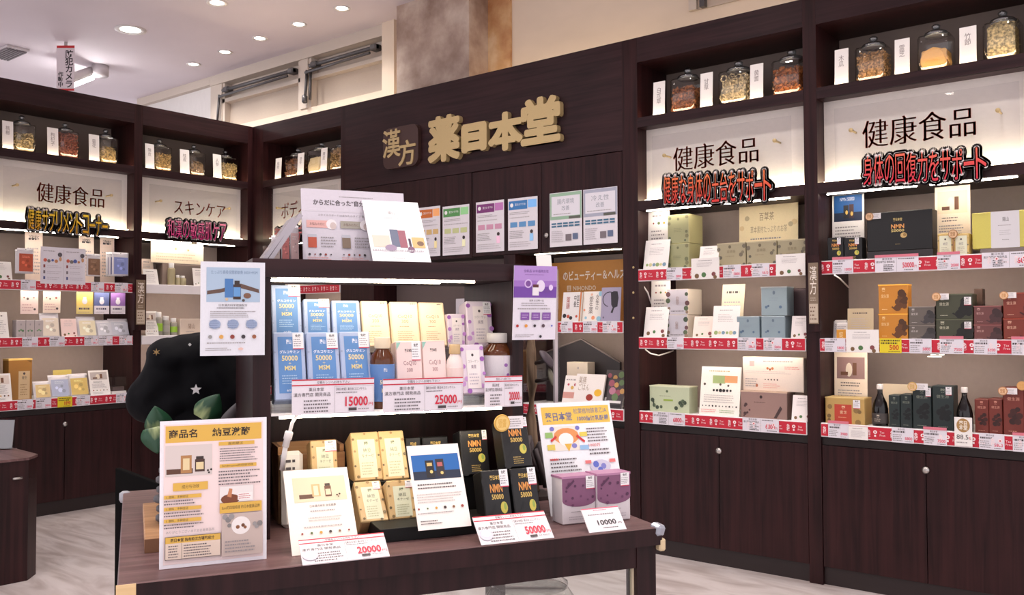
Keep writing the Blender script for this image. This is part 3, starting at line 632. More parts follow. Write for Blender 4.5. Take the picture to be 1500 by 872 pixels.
# bottom shelf
def d_sage(p):
    p.e(.45, .2, .03, .05, (84, 100, 72)); p.L(.25, .34, .65, .42, 1, (150, 160, 130)); p.r(.36, .5, .6, .57, (150, 176, 70)); p.blobs([(.08, .55), (.12, .75), (.2, .82), (.3, .8), (.78, .62), (.85, .55), (.9, .6), (.82, .7), (.68, .82)], .04, [(60, 74, 58), (84, 100, 76)])
    p.poly([(.1, .8), (.07, .45), (.13, .62)], (60, 74, 58)); p.poly([(.82, .72), (.78, .5), (.85, .66)], (60, 74, 58)); p.poly([(.84, .72), (.93, .5), (.88, .68)], (70, 84, 64))
shelf_box(B, 951, 1008.7, 566, Z3, 0.05, 0.10, 'pale green box with dark leaf drawings', (190, 200, 168), d_sage, sdraw=None, lid=(222, 226, 196))
def d_lf(p):
    p.L(.2, .06, .8, .12, 1, (200, 176, 120)); p.r(.3, .18, .62, .34, (160, 180, 120)); p.r(.6, .18, .92, .32, (220, 160, 110)); p.blobs([(.1, .36), (.5, .36), (.7, .38)], .03, [(90, 80, 70)]); p.blobs([(.34+.085*i, .48) for i in range(6)], .035, [(30, 26, 28)]); p.L(.1, .56, .9, .74, 4, (190, 182, 180)); p.blobs([(.08+.085*i, .8) for i in range(11)], .018, [(60, 54, 54)]); p.L(.05, .86, .45, .94, 2, (222, 120, 120)); p.L(.52, .86, .95, .94, 2, (140, 170, 120))
shelf_sheet(B, 1023, 1081, 538, Z3, 0.03, 'tall white leaflet with a black dotted line beside the pale green box', d_lf, 9, col=(244, 240, 230))
def d_brn(p):
    p.e(.45, .2, .03, .06, (60, 42, 42)); p.L(.3, .36, .65, .44, 1, (110, 82, 78)); p.blobs([(.12, .5), (.1, .55), (.15, .8), (.1, .84)], .03, [(70, 48, 48)]); p.poly([(.86, .5), (.72, .95), (.78, .96), (.9, .6)], (64, 46, 46)); p.blobs([(.2, .7), (.08, .92)], .02, [(84, 60, 60)])
gx, gh = shelf_box(B, 1084, 1152, 574, Z3, 0.05, 0.11, 'brown box with feather drawing on the bottom shelf', (152, 122, 114), d_brn, lid=(200, 172, 152))
def d_pk(p):
    p.r(.12, .12, .2, .27, (206, 170, 164)); p.L(.35, .08, .95, .16, 1, GREY); p.blobs([(.42, .33), (.46, .36), (.5, .33)], .018, [(190, 120, 70), (160, 90, 50)]); p.L(.05, .4, .95, .5, 2, (206, 190, 184)); p.blobs([(.38+.05*i, .66) for i in range(5)], .01, [(90, 70, 60)]); p.L(.35, .76, .65, .92, 3, (226, 160, 150)); p.L(.05, .62, .28, .9, 4, GREY); p.L(.7, .25, .97, .36, 2, (222, 150, 140)); p.e(.24, .84, .02, .05, (190, 120, 90))
M = gx.matrix_world @ Matrix.Translation((0.0, 0.03, gh+0.0015)); u, w, h = place(B, 1084, 1173, 524, Z3+gh, 0.08, 570)
carton('gift_box', 'wide cream box lying on the brown box', M, w, 0.06, h, (240, 226, 212), d_pk)
shelf_sheet(B, 1158, 1188, 580, Z3, 0.015, 'white leaflet at the post end of the bottom shelf', leaflet(1), 12, col=(240, 232, 230))
# ---- right edge cabinet, top shelf
def d_nmnl(p):
    p.r(.06, .06, .94, .42, (24, 92, 160)); p.r(.06, .3, .94, .42, (18, 34, 62)); p.t('NMN 50000', .25, .09, .7, .14, (236, 240, 246)); p.r(.36, .2, .52, .38, (26, 24, 28)); p.r(.54, .19, .68, .38, (60, 34, 38)); p.e(.46, .3, .04, .03, (214, 180, 90)); p.e(.62, .32, .04, .03, (214, 180, 90)); p.L(.1, .48, .9, .7, 5, GREY); p.blobs([(.15+.14*i, .76) for i in range(6)], .025, BERRY); p.L(.1, .86, .6, .94, 2, GREY)
shelf_sheet(B, 1219, 1266, 279, Z1, 0.16, 'white leaflet with a deep blue picture standing behind two small black boxes', d_nmnl, 2)
def d_nmn(p):
    g = (212, 178, 96); o = (222, 150, 74)
    p.t('薬日本堂', .3, .09, .7, .17, g, 'b'); p.t('NMN', .27, .24, .73, .38, o, 'b'); p.t('50000', .3, .41, .74, .5, g, 'b'); p.e(.72, .64, .13, .1, (204, 190, 84)); p.e(.76, .62, .05, .06, (150, 170, 80)); p.poly([(.1, .8), (.4, .56), (.44, .6), (.16, .82)], (10, 9, 12)); p.L(.32, .78, .72, .94, 4, (186, 160, 96), .45); p.e(.08, .2, .1, .09, (10, 9, 12)); p.e(.1, .95, .13, .07, (10, 9, 12))
for i, (a, b_) in enumerate(((1213, 1236), (1237, 1263))):
    shelf_box(B, a, b_, 348, Z1, 0.03, 0.07, ('small black supplement box, left of the pair under the blue leaflet', 'small black supplement box, right of the pair under the blue leaflet')[i], (13, 12, 14), d_nmn, group='small black boxes', stickers=((.62, .02, .85, .3),))
u, w, h = place(B, 1270, 1366, 309, Z1, 0.05, 372)
r_ = box('display_riser', 0, w, 0, 0.16, 0, 0.042, mcol((44, 40, 42), 0.5)); r_.matrix_world = upM(B, u, 0.05, Z1); tag(r_, 'dark riser block under the large black box', 'riser')
def d_big(p):
    g = (212, 190, 120)
    p.t('薬日本堂', .41, .17, .55, .25, g, 'b'); p.t('NMN', .38, .33, .58, .44, (226, 160, 90), 'b'); p.t('50000', .38, .46, .58, .53, g, 'b'); p.e(.57, .62, .05, .07, (200, 170, 110)); p.e(.585, .61, .025, .04, (150, 120, 70)); p.L(.44, .82, .54, .86, 1, (150, 130, 90))
carton('gift_box', 'large black gift box with gold and orange lettering', upM(B, u, 0.05, Z1+0.0425), w, 0.14, h-0.043, (11, 9, 10), d_big)
def medal(S, px, py, rpx, v, label, lab=None, col=(176, 128, 84), dark=(226, 190, 150), zb=None):
    u, z = S.hit(px, py, v); u1, _ = S.hit(px+rpx, py, v); r = u1-u
    e = empty('seal_pop', label, 'pop card', S, u, v, z, 'round seal pop cards')
    bm = bmesh.new(); lathe(bm, [(r, 0), (r*1.03, 0.001), (r, 0.003)], 24); bmesh.ops.rotate(bm, verts=bm.verts, cent=(0, 0, 0), matrix=Matrix.Rotation(math.pi/2, 3, 'X')); fin(bm, 'disc', mcol(col, 0.5), e)
    p = Print(2*r, 2*r); p.e(.5, .5, .42, .42, dark, 20); p.t('国産\n品質', .25, .24, .75, .76, col, 'b'); p.build(e, loc=(-r, -0.004, -r))
    if lab:
        w = r*lab; box('label_card', r*0.8, r*0.8+w, -0.001, 0.001, -r*.7, r*.75, mcol((236, 232, 234), .5), e)
        p = Print(w, r*1.4); p.L(.12, .12, .9, .88, 4, GREY); p.build(e, 'label_print', loc=(r*0.8, -0.0012, -r*.7))
    if zb is not None: tubeobj('stick', [(0, 0.003, -r*.9), (0, 0.003, zb-z)], 0.003, mcol((150, 110, 70), .5), e, 6)
    return e
medal(B, 1273.5, 317.5, 6, 0.045, 'brown seal with label card on the corner of the large black box', 2.0, zb=None)
shelf_sheet(B, 1370, 1422, 272, Z1, 0.13, 'tall cream leaflet standing behind the two pale boxes', leaflet(0, (238, 218, 184)), 2, col=(246, 230, 204))
def d_crm(p):
    p.r(.12, .1, .88, .98, (224, 224, 198)); p.blobs([(.06, .1), (.04, .3), (.95, .2), (.94, .5), (.08, .8), (.94, .85)], .05, [(190, 160, 90), (120, 110, 84)]); p.e(.5, .25, .06, .04, INKD); p.t('納豆', .35, .38, .65, .5, GREY); p.L(.25, .56, .75, .85, 4, (176, 170, 150))
for i, (a, b_) in enumerate(((1374.5, 1397), (1398, 1420))):
    shelf_box(B, a, b_, 342, Z1, 0.03, 0.07, ('small pale box with natural border, left of two behind the brown seal', 'small pale box with natural border, right of two behind the brown seal')[i], (206, 176, 110), d_crm)
medal(B, 1396, 343, 7, 0.022, 'brown seal on a stick in front of the two pale boxes', None, zb=Z1)
u, w, h = place(B, 1424, 1522, 309, Z1, 0.05, 372)
r_ = box('display_riser', 0.03, w, 0, 0.16, 0, 0.03, mcol((120, 108, 106), 0.5)); r_.matrix_world = upM(B, u, 0.05, Z1); tag(r_, 'grey riser block under the yellow gift box', 'riser')
def d_yel(p):
    p.r(.29, 0, .72, 1, (214, 212, 216)); p.t('陽山', .47, .16, .56, .28, INKD); p.L(.4, .36, .63, .41, 1, GREY); p.L(.42, .5, .6, .66, 3, (186, 184, 188)); p.L(.46, .76, .58, .8, 1, INKD)
carton('gift_box', 'wide yellow gift box with a white band at the right edge', upM(B, u, 0.05, Z1+0.0305), w, 0.14, h-0.031, (206, 196, 96), d_yel)
# ---- right edge cabinet, middle shelf
shelf_sheet(B, 1241, 1279, 452, Z2, 0.03, 'beige card with fine lines at the left of the middle shelf', leaflet(3), 3, col=(196, 176, 142))
for i, (a, b_, t, v) in enumerate(((1219, 1240, 468, 0.08), (1222, 1243, 472, 0.05))):
    u, w, h = place(B, a, b_, t, Z2, v, 494); e = empty('sample_pack', ('rear white sample pack at the left end of the middle shelf', 'front white sample pack at the left end of the middle shelf')[i], 'pack', mat=upM(B, u, v, Z2, 10)); bm = bmesh.new(); box_bm(bm, 0, w, 0, 0.025, 0, h, 0.008); fin(bm, 'pack', mcol((234, 230, 230), .4), e); p = Print(w, h); p.L(.15, .2, .85, .5, 3, GREY); p.build(e)
shelf_box(B, 1225, 1239, 483, Z2, 0.012, 0.03, 'small orange box in front of the white sample packs', (214, 150, 50), lambda p: p.t('錠', .3, .2, .7, .8, (240, 220, 170)))
def d_herb(main, dark, light):
    def d(p):
        p.t('薬', .12, .1, .24, .24, light, 'b'); p.t('健生源', .1, .33, .36, .46, light); p.L(.12, .82, .34, .88, 1, light)
        p.blobs([(.78, .45), (.88, .35), (.7, .6), (.86, .62), (.76, .72), (.92, .5), (.66, .8), (.8, .3), (.9, .75)], .11, [dark, tuple(int(c*.8) for c in dark)]); p.poly([(.45, .78), (.62, .92), (.66, .88), (.48, .74)], dark)
    return d
def stack(px, tops, zb, v, dep, cols, labels, draw, group, st=()):
    (a, b_), z = px, zb
    for i, t in enumerate(tops):
        e, h = shelf_box(B, a, b_, t, z, v, dep, labels[i], cols, draw, pyb=484, group=group, lid=tuple(min(255, int(c*1.35)+10) for c in cols), stickers=st)
        z += h+0.001
stack((1287, 1329.5), (460, 417), Z2, 0.04, 0.07, (196, 130, 44), ('orange box with a brown herb picture, lower of two', 'orange box with a brown herb picture, upper of two'), d_herb(0, (96, 58, 30), (236, 206, 150)), 'orange boxes')
stack((1331, 1369), (477, 449.5), Z2, 0.04, 0.07, (100, 92, 86), ('grey herb box, lower of two beside the orange boxes', 'grey herb box, upper of two beside the orange boxes'), d_herb(0, (64, 60, 62), (200, 192, 186)), 'grey boxes')
stack((1371, 1424.6), (468, 431), Z2, 0.04, 0.09, (64, 66, 50), ('dark green herb box, lower of two', 'dark green herb box, upper of two'), d_herb(0, (22, 22, 20), (196, 194, 170)), 'dark green boxes', ((.78, .12, .97, .45),))
stack((1426.5, 1467), (476, 448.5), Z2, 0.04, 0.08, (106, 62, 60), ('plum herb box, lower of two', 'plum herb box, upper of two'), d_herb(0, (70, 44, 46), (200, 160, 152)), 'plum boxes')
stack((1469.5, 1523), (467, 429), Z2, 0.04, 0.09, (122, 50, 36), ('red herb box, lower of two at the right edge', 'red herb box, upper of two at the right edge'), d_herb(0, (66, 28, 24), (226, 176, 150)), 'red boxes')
medal(B, 1371.5, 435, 6.5, 0.03, 'tan seal with label card on the dark green boxes', 2.0, (196, 140, 84)); medal(B, 1470.5, 433, 6.5, 0.03, 'tan seal with label card on the red boxes', 2.0, (196, 140, 84))
carton('product_box', 'narrow brown box behind the plum boxes', upM(B, B.hit(1427, 440, .16)[0], 0.16, Z2), 0.035, 0.05, 0.23, (84, 62, 50), None)
# clip lamp under the middle shelf
u, z = B.hit(1373, 521, 0.03); e = empty('clip_light', 'small chrome clip under the middle shelf of the right edge cabinet', 'clip', B, u, 0.03, z)
box('clip_body', -0.03, 0.03, 0, 0.02, -0.003, 0.004, STEEL, e, 0.002); box('clip_tip', -0.04, 0.02, -0.01, 0.01, -0.011, -0.004, STEEL, e, 0.002); box('clip_stem', -0.006, 0.006, 0.0, 0.012, 0.004, S2[1]-0.037-z, STEEL, e)
# ---- right edge cabinet, bottom shelf
shelf_sheet(B, 1220.6, 1269, 516.5, Z3, 0.16, 'cream leaflet standing behind the gold box', leaflet(0, (150, 120, 116)), 2, col=(248, 234, 214))
def d_gold(p):
    p.r(.24, .25, .68, 1, (186, 66, 48)); p.t('薬', .42, .3, .52, .42, (240, 210, 170), 'b'); p.t('霊芝', .38, .48, .56, .6, (240, 210, 170)); p.L(.34, .7, .6, .76, 1, (236, 190, 150)); p.blobs([(.12, .35), (.1, .7), (.8, .45), (.88, .5), (.84, .9), (.1, .85)], .06, [(140, 112, 66), (120, 96, 58)])
shelf_box(B, 1208, 1265, 583, Z3, 0.03, 0.11, 'gold box with a red panel on the bottom shelf', (190, 156, 92), d_gold, stickers=((.72, .06, .9, .38),), lid=(214, 184, 120))
def bottle(px, pt, pb, rpx, v, label, cap=(226, 220, 214)):
    u, zt = B.hit(px, pt, v); u1, _ = B.hit(px+rpx, pt, v); r = u1-u; h = zt-Z3
    e = empty('sauce_bottle', label, 'bottle', B, u, v+r, Z3, 'dark glass bottles')
    bm = bmesh.new(); lathe(bm, [(r*.9, 0), (r, .02*h), (r, .42*h), (r*.85, .56*h), (r*.5, .7*h), (r*.34, .78*h), (r*.33, .88*h)], 22); fin(bm, 'glass_body', mcol((12, 7, 7), .12), e, True)
    bm = bmesh.new(); lathe(bm, [(r*.4, .88*h), (r*.42, .89*h), (r*.42, .985*h), (r*.36, h)], 18); fin(bm, 'cap', mcol(cap, .35), e, True)
    bm = bmesh.new(); lathe(bm, [(r*1.01, .08*h), (r*1.012, .1*h), (r*1.012, .3*h), (r*1.01, .32*h)], 22); fin(bm, 'label_band', mcol((62, 56, 54), .5), e, True)
    p = Print(r, .2*h); p.t('薬', .3, .05, .7, .35, (214, 200, 180), 'b'); p.L(.05, .45, .95, .9, 2, (180, 168, 150)); p.build(e, 'label_print', loc=(-r*.5, -r*1.02, .1*h))
bottle(1285.5, 563.5, 623, 11.5, 0.02, 'dark glass bottle with a white cap beside the gold box')
bottle(1410, 568, 632, 12, 0.0, 'dark glass bottle with a white cap behind the 88.5 tag')
shelf_sheet(B, 1291, 1337, 563, Z3, 0.17, 'plain cream card standing behind the dark green tall boxes', None, 2, col=(232, 214, 184), acrylic=False)
def d_tall(dark, light):
    def d(p):
        p.t('薬', .38, .06, .62, .15, light, 'b'); p.t('健生源', .2, .2, .8, .27, light); p.blobs([(.5, .5), (.7, .45), (.35, .58), (.6, .62), (.78, .58), (.45, .7), (.7, .7)], .16, [dark, tuple(int(c*.8) for c in dark)]); p.L(.25, .88, .75, .92, 1, light)
    return d
for i, (a, b_, t, v, st) in enumerate(((1302, 1318, 579, 0.04, ()), (1319, 1336, 578, 0.04, ()), (1337, 1364.5, 567, 0.03, ((.7, .02, .98, .22),)), (1366, 1396.5, 565.5, 0.02, ((.65, .02, .93, .2),)))):
    shelf_box(B, a, b_, t, Z3, v, 0.09, ('dark green tall box, small, leftmost of four', 'dark green tall box, small, second of four', 'dark green tall box, third of four, under the gold seal', 'dark green tall box, tallest and rightmost of four')[i], (32, 44, 44), d_tall((14, 18, 20), (128, 134, 120)), pyb=625, group='dark green tall boxes', stickers=st)
medal(B, 1336.5, 566.5, 7, 0.022, 'gold seal with label card on the dark green tall boxes', 2.4, (206, 170, 96))
for i, (a, b_, t, v) in enumerate(((1428, 1448, 585, 0.03), (1448.6, 1468.5, 584.5, 0.03), (1469.5, 1500, 568, 0.02), (1501, 1532, 566, 0.02))):
    shelf_box(B, a, b_, t, Z3, v, 0.09, ('red brown tall box, small, leftmost in the red row', 'red brown tall box, small, second in the red row', 'red brown tall box, larger, with label card at its corner', 'red brown tall box cut by the right edge of the photo')[i], (112, 46, 36), d_tall((60, 26, 22), (214, 150, 130)), pyb=630, group='red brown tall boxes')
medal(B, 1469, 573, 7, 0.012, 'tan seal with label card on the red brown tall boxes', 2.2, (190, 130, 84)); medal(B, 1497, 565.5, 7.5, 0.008, 'plain orange seal at the right edge above the red brown boxes', None, (214, 160, 92), (222, 170, 104))
# dangling white cables inside the right cabinets
def cable(name, label, S, pts, r=0.004, v=0.02, col=(226, 222, 220)):
    o = tubeobj(name, [S.P(*S.hit(x, y, vv)[:1], vv, S.hit(x, y, vv)[1]) for x, y, vv in pts], r, mcol(col, .4)); tag(o, label, 'cable'); return o
cable('power_cable', 'white cable hanging below the top shelf beside the sign wall', B, [(939, 411, .05), (943, 420, .06), (949, 429, .08), (953, 442, .12), (954, 460, .2)])
cable('power_cable', 'white cable looping below the middle shelf beside the sign wall', B, [(945, 512, .05), (953, 518, .06), (965, 521, .1), (978, 517, .2), (986, 514, .35)])
cable('power_cable', 'white cable below the top shelf in the right edge cabinet', B, [(1222, 403, .06), (1230, 408, .1), (1236, 414, .2), (1243, 421, .35)])
# ================================================================== jars in the niches
def jar(S, px0, px1, pyt, pyb, label, fill, fillcol, seed, v=0.05, level=0.6):
    z0 = JS-0.012
    u0, _ = S.hit(px0, pyb, v); u1, _ = S.hit(px1, pyb, v); w = u1-u0; _, zt = S.hit((px0+px1)/2, pyt, v+w/2); h = zt-z0
    r = w/2; e = empty('glass_jar', label, 'jar', S, (u0+u1)/2, v+r, z0+0.0005, 'glass jars of herbs in the niches')
    hb = h*.78
    bm = bmesh.new(); lathe(bm, [(r*.8, 0), (r*.96, .02*h), (r*.97, hb*.92), (r*.9, hb*.97), (r*.64, hb*.99), (r*.63, hb)], 32, sq=6); fin(bm, 'jar_body', GLASS, e, True)
    bm = bmesh.new(); lathe(bm, [(r*.68, hb+.001), (r*.71, hb+.008), (r*.66, hb+.014), (r*.34, hb+.026), (r*.16, hb+.03), (r*.1, hb+.032)], 22); lid = fin(bm, 'jar_lid', KNOB, e, True)
    bm = bmesh.new(); lathe(bm, [(r*.12, hb+.03), (r*.24, hb+.036), (r*.26, h-.008), (r*.14, h)], 14); fin(bm, 'lid_knob', KNOB, lid, True)
    bm = bmesh.new(); lathe(bm, [(r*.65, hb-.004), (r*.67, hb-.002), (r*.67, hb), (r*.64, hb+.0005)], 22); fin(bm, 'rim', mcol((196, 196, 196), .2, .6), e, True)
    rnd = random.Random(seed); H = hb*level; c = bmesh.new(); ir = r*.84
    def put(verts, faces, pos, rot, sc):
        vs = [c.verts.new(Vector(pos) + rot @ Vector((x*sc[0], y*sc[1], z*sc[2]))) for x, y, z in verts]
        for f in faces: c.faces.new([vs[i] for i in f])
    OCT = [(1, 0, 0), (-1, 0, 0), (0, 1, 0), (0, -1, 0), (0, 0, 1), (0, 0, -1)]; OF = [(0, 2, 4), (2, 1, 4), (1, 3, 4), (3, 0, 4), (2, 0, 5), (1, 2, 5), (3, 1, 5), (0, 3, 5)]
    from mathutils import Euler
    def rot(): return Euler((rnd.uniform(0, 6.3), rnd.uniform(0, 6.3), rnd.uniform(0, 6.3))).to_matrix()
    # solid core so the heap is opaque, then loose pieces over it
    box_bm(c, -ir*.86, ir*.86, -ir*.86, ir*.86, 0.006, H*.93, 0.006)
    def surf():
        k = rnd.random()
        if k < .5: return (rnd.uniform(-ir, ir)*.93, -ir*.93+rnd.uniform(-.002, .004), rnd.uniform(.01, H))
        if k < .72: return (ir*.93, rnd.uniform(-ir, ir)*.93, rnd.uniform(.01, H))
        if k < .8: return (-ir*.93, rnd.uniform(-ir, ir)*.93, rnd.uniform(.01, H))
        return (rnd.uniform(-ir, ir)*.9, rnd.uniform(-ir, ir)*.9, H+rnd.uniform(-.004, .008))
    if fill == 'grain':
        for _ in range(420): s_ = r*rnd.uniform(.05, .08); put(OCT, OF, surf(), rot(), (s_*1.5, s_, s_*.8))
    elif fill == 'chip':
        for _ in range(260): s_ = r*rnd.uniform(.09, .15); put(OCT, OF, surf(), rot(), (s_*1.5, s_, s_*.25))
    elif fill == 'stick':
        for _ in range(130):
            s_ = r*rnd.uniform(.35, .6); q = surf(); q = (q[0]*.42, q[1]*.8, q[2]); a = rnd.uniform(-.5, .5)
            put(OCT, OF, q, Euler((rnd.uniform(-.3, .3), a, rnd.uniform(-.4, .4))).to_matrix(), (s_, r*.07, r*.07))
    elif fill == 'ring':
        for _ in range(70):
            n = 10; vs, fs = [], []
            for i in range(n):
                a = 6.283*i/n
                for rr_, zz_ in ((1, .12), (.62, .12), (.62, -.12), (1, -.12)): vs.append((rr_*math.cos(a), rr_*math.sin(a), zz_))
            for i in range(n):
                for k in range(4): fs.append((i*4+k, i*4+(k+1) % 4, ((i+1) % n)*4+(k+1) % 4, ((i+1) % n)*4+k))
            s_ = r*rnd.uniform(.16, .24); q = surf(); put(vs, fs, (q[0]*.85, q[1]*.95, q[2]), Euler((1.57+rnd.uniform(-.6, .6), rnd.uniform(-.5, .5), 0)).to_matrix(), (s_, s_, s_))
    elif fill == 'slice':
        for i in range(9):
            n = 14; vs = [(math.cos(6.283*k/n)*(1+.12*rnd.uniform(-1, 1)), math.sin(6.283*k/n)*(.72+.1*rnd.uniform(-1, 1)), z) for z in (-.5, .5) for k in range(n)]
            fs = [tuple(range(n)), tuple(range(2*n-1, n-1, -1))] + [(k, n+k, n+(k+1) % n, (k+1) % n) for k in range(n)]
            put(vs, fs, (rnd.uniform(-.05, .05)*r, -ir*.9+i*ir*.16, H*.52), Euler((1.57+rnd.uniform(-.1, .1), rnd.uniform(-.3, .3), 0)).to_matrix(), (ir*.88, H*.62, r*.05))
    m_ = MATS.get(('fill', fillcol)) if fill != 'slice' else mcol(fillcol, .7, noise=.15)
    if not m_:
        m_, nt, b = newmat('dried_herb'); b.inputs['Roughness'].default_value = .75
        n_ = nt.nodes.new('ShaderNodeTexNoise'); n_.inputs['Scale'].default_value = 90; n_.inputs['Detail'].default_value = 3; rp = nt.nodes.new('ShaderNodeValToRGB'); rp.color_ramp.elements[0].position = .35; rp.color_ramp.elements[1].position = .65
        rp.color_ramp.elements[0].color = lin(tuple(int(x*.5) for x in fillcol)); rp.color_ramp.elements[1].color = lin(fillcol); tc = nt.nodes.new('ShaderNodeTexCoord')
        nt.links.new(tc.outputs['Object'], n_.inputs[0]); nt.links.new(n_.outputs['Fac'], rp.inputs[0]); nt.links.new(rp.outputs[0], b.inputs['Base Color']); MATS[('fill', fillcol)] = m_
    o = fin(c, 'dried_herbs', m_); o.location = e.location; o.rotation_euler = e.rotation_euler
    tag(o, 'dried herb filling inside the ' + label, 'herbs', kind='stuff')
def jar_tag(S, px0, px1, pyt, pyb, txt, label, v=0.03):
    z0 = JS-0.012; u, w, h = place(S, px0, px1, pyt, z0, v, pyb)
    def d(p): p.t('\n'.join(txt), .3, .16, .68, .16+.15*len(txt), (140, 128, 126))
    sheet('name_card', label, 'card', upM(S, u, v, z0, 3), w, h, d, (242, 238, 234), .003, 'jar name cards')
NR = 'in the cabinet beside the sign wall'; NE = 'in the right edge cabinet'; NL = 'in the far left cabinet'; NS = 'in the corner skin care cabinet'; NB = 'in the corner cabinet left of the sign wall'
JARS = [
 (B, NR, [(956, 973, 119, 165.5, '白朮草'), (1025, 1043, 106, 155, '甘草'), (1098, 1117, 93, 144, '黄耆')], [(978, 1018, 102, 163, 'chip', (176, 106, 62), .7), (1048, 1096, 92, 152, 'ring', (232, 206, 160), .8), (1126, 1176, 75, 140, 'chip', (196, 116, 58), .75)]),
 (B, NE, [(1222, 1242, 71, 125, '木瓜'), (1310, 1332, 56, 112, '霊芝'), (1405, 1430, 38, 97, '竹節')], [(1249, 1298, 55, 121, 'grain', (206, 156, 102), .8), (1341, 1392, 37, 107, 'slice', (222, 168, 98), .66), (1437, 1494, 17, 93, 'stick', (226, 200, 146), .95)]),
 (L, NL, [(4, 20, 177, 218, '檳榔'), (70, 86, 187, 228, '枸杞子'), (131, 146, 197, 236, '菊花')], [(21, 56, 171, 223, 'ring', (206, 180, 130), .62), (86, 119, 182, 232, 'grain', (168, 92, 70), .88), (147, 176, 191, 240, 'stick', (206, 170, 110), .62)]),
 (L, NS, [(213.5, 226.5, 210.5, 247, '陳皮'), (264.5, 278, 219, 254, '桂皮'), (313, 325, 226, 261, '人参')], [(227, 255, 205.5, 250.5, 'grain', (216, 178, 116), .7), (279, 303.5, 214, 258, 'stick', (150, 118, 86), .6), (325.5, 351, 222, 264.5, 'grain', (224, 190, 126), .72)]),
 (B, NB, [(402.5, 411, 231.5, 265, '桂枝'), (435, 444, 224, 259, '茯苓'), (469, 478, 216.5, 252, '陳皮')], [(413.5, 434, 221, 263, 'chip', (150, 98, 62), .8), (446.5, 469, 212, 255, 'slice', (222, 198, 156), .75), (480, 501, 209, 249, 'chip', (206, 166, 110), .9)]),
]
for S, where, tags_, jars_ in JARS:
    for i, t in enumerate(tags_): jar_tag(S, *t[:4], t[4], '%s white name card %s' % (['left', 'middle', 'right'][i], where))
    for i, j in enumerate(jars_):
        kind = {'chip': 'brown chips', 'ring': 'pale rings', 'grain': 'grains', 'slice': 'a large slice', 'stick': 'sticks'}[j[4]]
        jar(S, j[0], j[1], j[2], j[3], '%s glass jar of %s %s' % (['left', 'middle', 'right'][i], kind, where), j[4], j[5], i*7+len(where), level=j[6])
# ================================================================== cut-out slogan signs over the ledges
def cutout(S, px0, px1, ptl, ptr, pbl, txt, c_top, c_bot, label):
    v = -0.03; u0, zt0 = S.hit(px0, ptl, v); u1, zt1 = S.hit(px1, ptr, v); _, zb0 = S.hit(px0, pbl, v); w = u1-u0; h = zt0-zb0; dz = zt1-zt0
    e = empty('cutout_sign', label, 'sign', S, u0, v, zb0, 'cut-out slogan signs')
    n = len(txt); k = 1/n
    for rad, nseg, y, nm in ((0.018, 16, 0.0, 'backing_board'), (0.0075, 12, -0.004, 'white_outline'), (0, 1, -0.006, 'lettering')):
        p = Print(w, h)
        for i, chh in enumerate(txt):
            a = i/n; t = dz*(i+.5)/n/h
            vs, fs = text_geo(chh, '')
            if not vs: continue
            y0, y1 = .02-t, .98-t
            if chh == 'ー': y0, y1 = .43-t, .56-t
            for q in range(nseg):
                ox, oz = (rad*math.cos(2*math.pi*q/nseg), rad*math.sin(2*math.pi*q/nseg)) if rad else (0, 0)
                nn = len(p.v)
                for x, yy in vs:
                    X = a+k*.06+k*.88*x; Y = y1-(y1-y0)*yy
                    p.v.append((X*w+ox, 0, (1-Y)*h+oz))
                    if nm == 'lettering': f_ = min(1, max(0, Y+t)); p.c.append(lin(tuple(int(c_top[z_]*(1-f_)+c_bot[z_]*f_) for z_ in range(3))))  # letters blend paler towards the top: backlight painted into the ink colour
                    else: p.c.append(lin((36, 26, 28) if nm == 'backing_board' else (246, 236, 234)))
                p.f += [tuple(z_+nn for z_ in f) for f in fs]
        o = p.build(e, nm, INKT if nm == 'backing_board' else INK, loc=(0, y, 0))
        if nm == 'backing_board': md = o.modifiers.new('thick', 'SOLIDIFY'); md.thickness = 0.003; md.offset = -1
    return e
cutout(B, 972, 1131, 257, 247, 300, '健康な身体の土台をサポート', (238, 132, 70), (206, 40, 40), 'red cut-out slogan sign on the ledge of the cabinet beside the sign wall')
cutout(B, 1264, 1446, 229, 214, 273, '身体の回復力をサポート', (236, 110, 80), (206, 30, 60), 'red cut-out slogan sign on the ledge of the right edge cabinet')
cutout(L, 40, 158, 304, 318, 336, '健康サプリメントコーナー', (250, 214, 60), (214, 150, 30), 'yellow cut-out slogan sign on the far left cabinet ledge')
cutout(L, 244, 331, 320, 328, 348, '和漢の敏感肌ケア', (242, 150, 176), (206, 40, 120), 'pink cut-out slogan sign on the corner skin care cabinet ledge')
cutout(B, 403, 470, 334, 326, 358, '和漢のボディケア', (240, 160, 150), (200, 70, 90), 'pink cut-out slogan sign on the corner cabinet left of the sign wall')
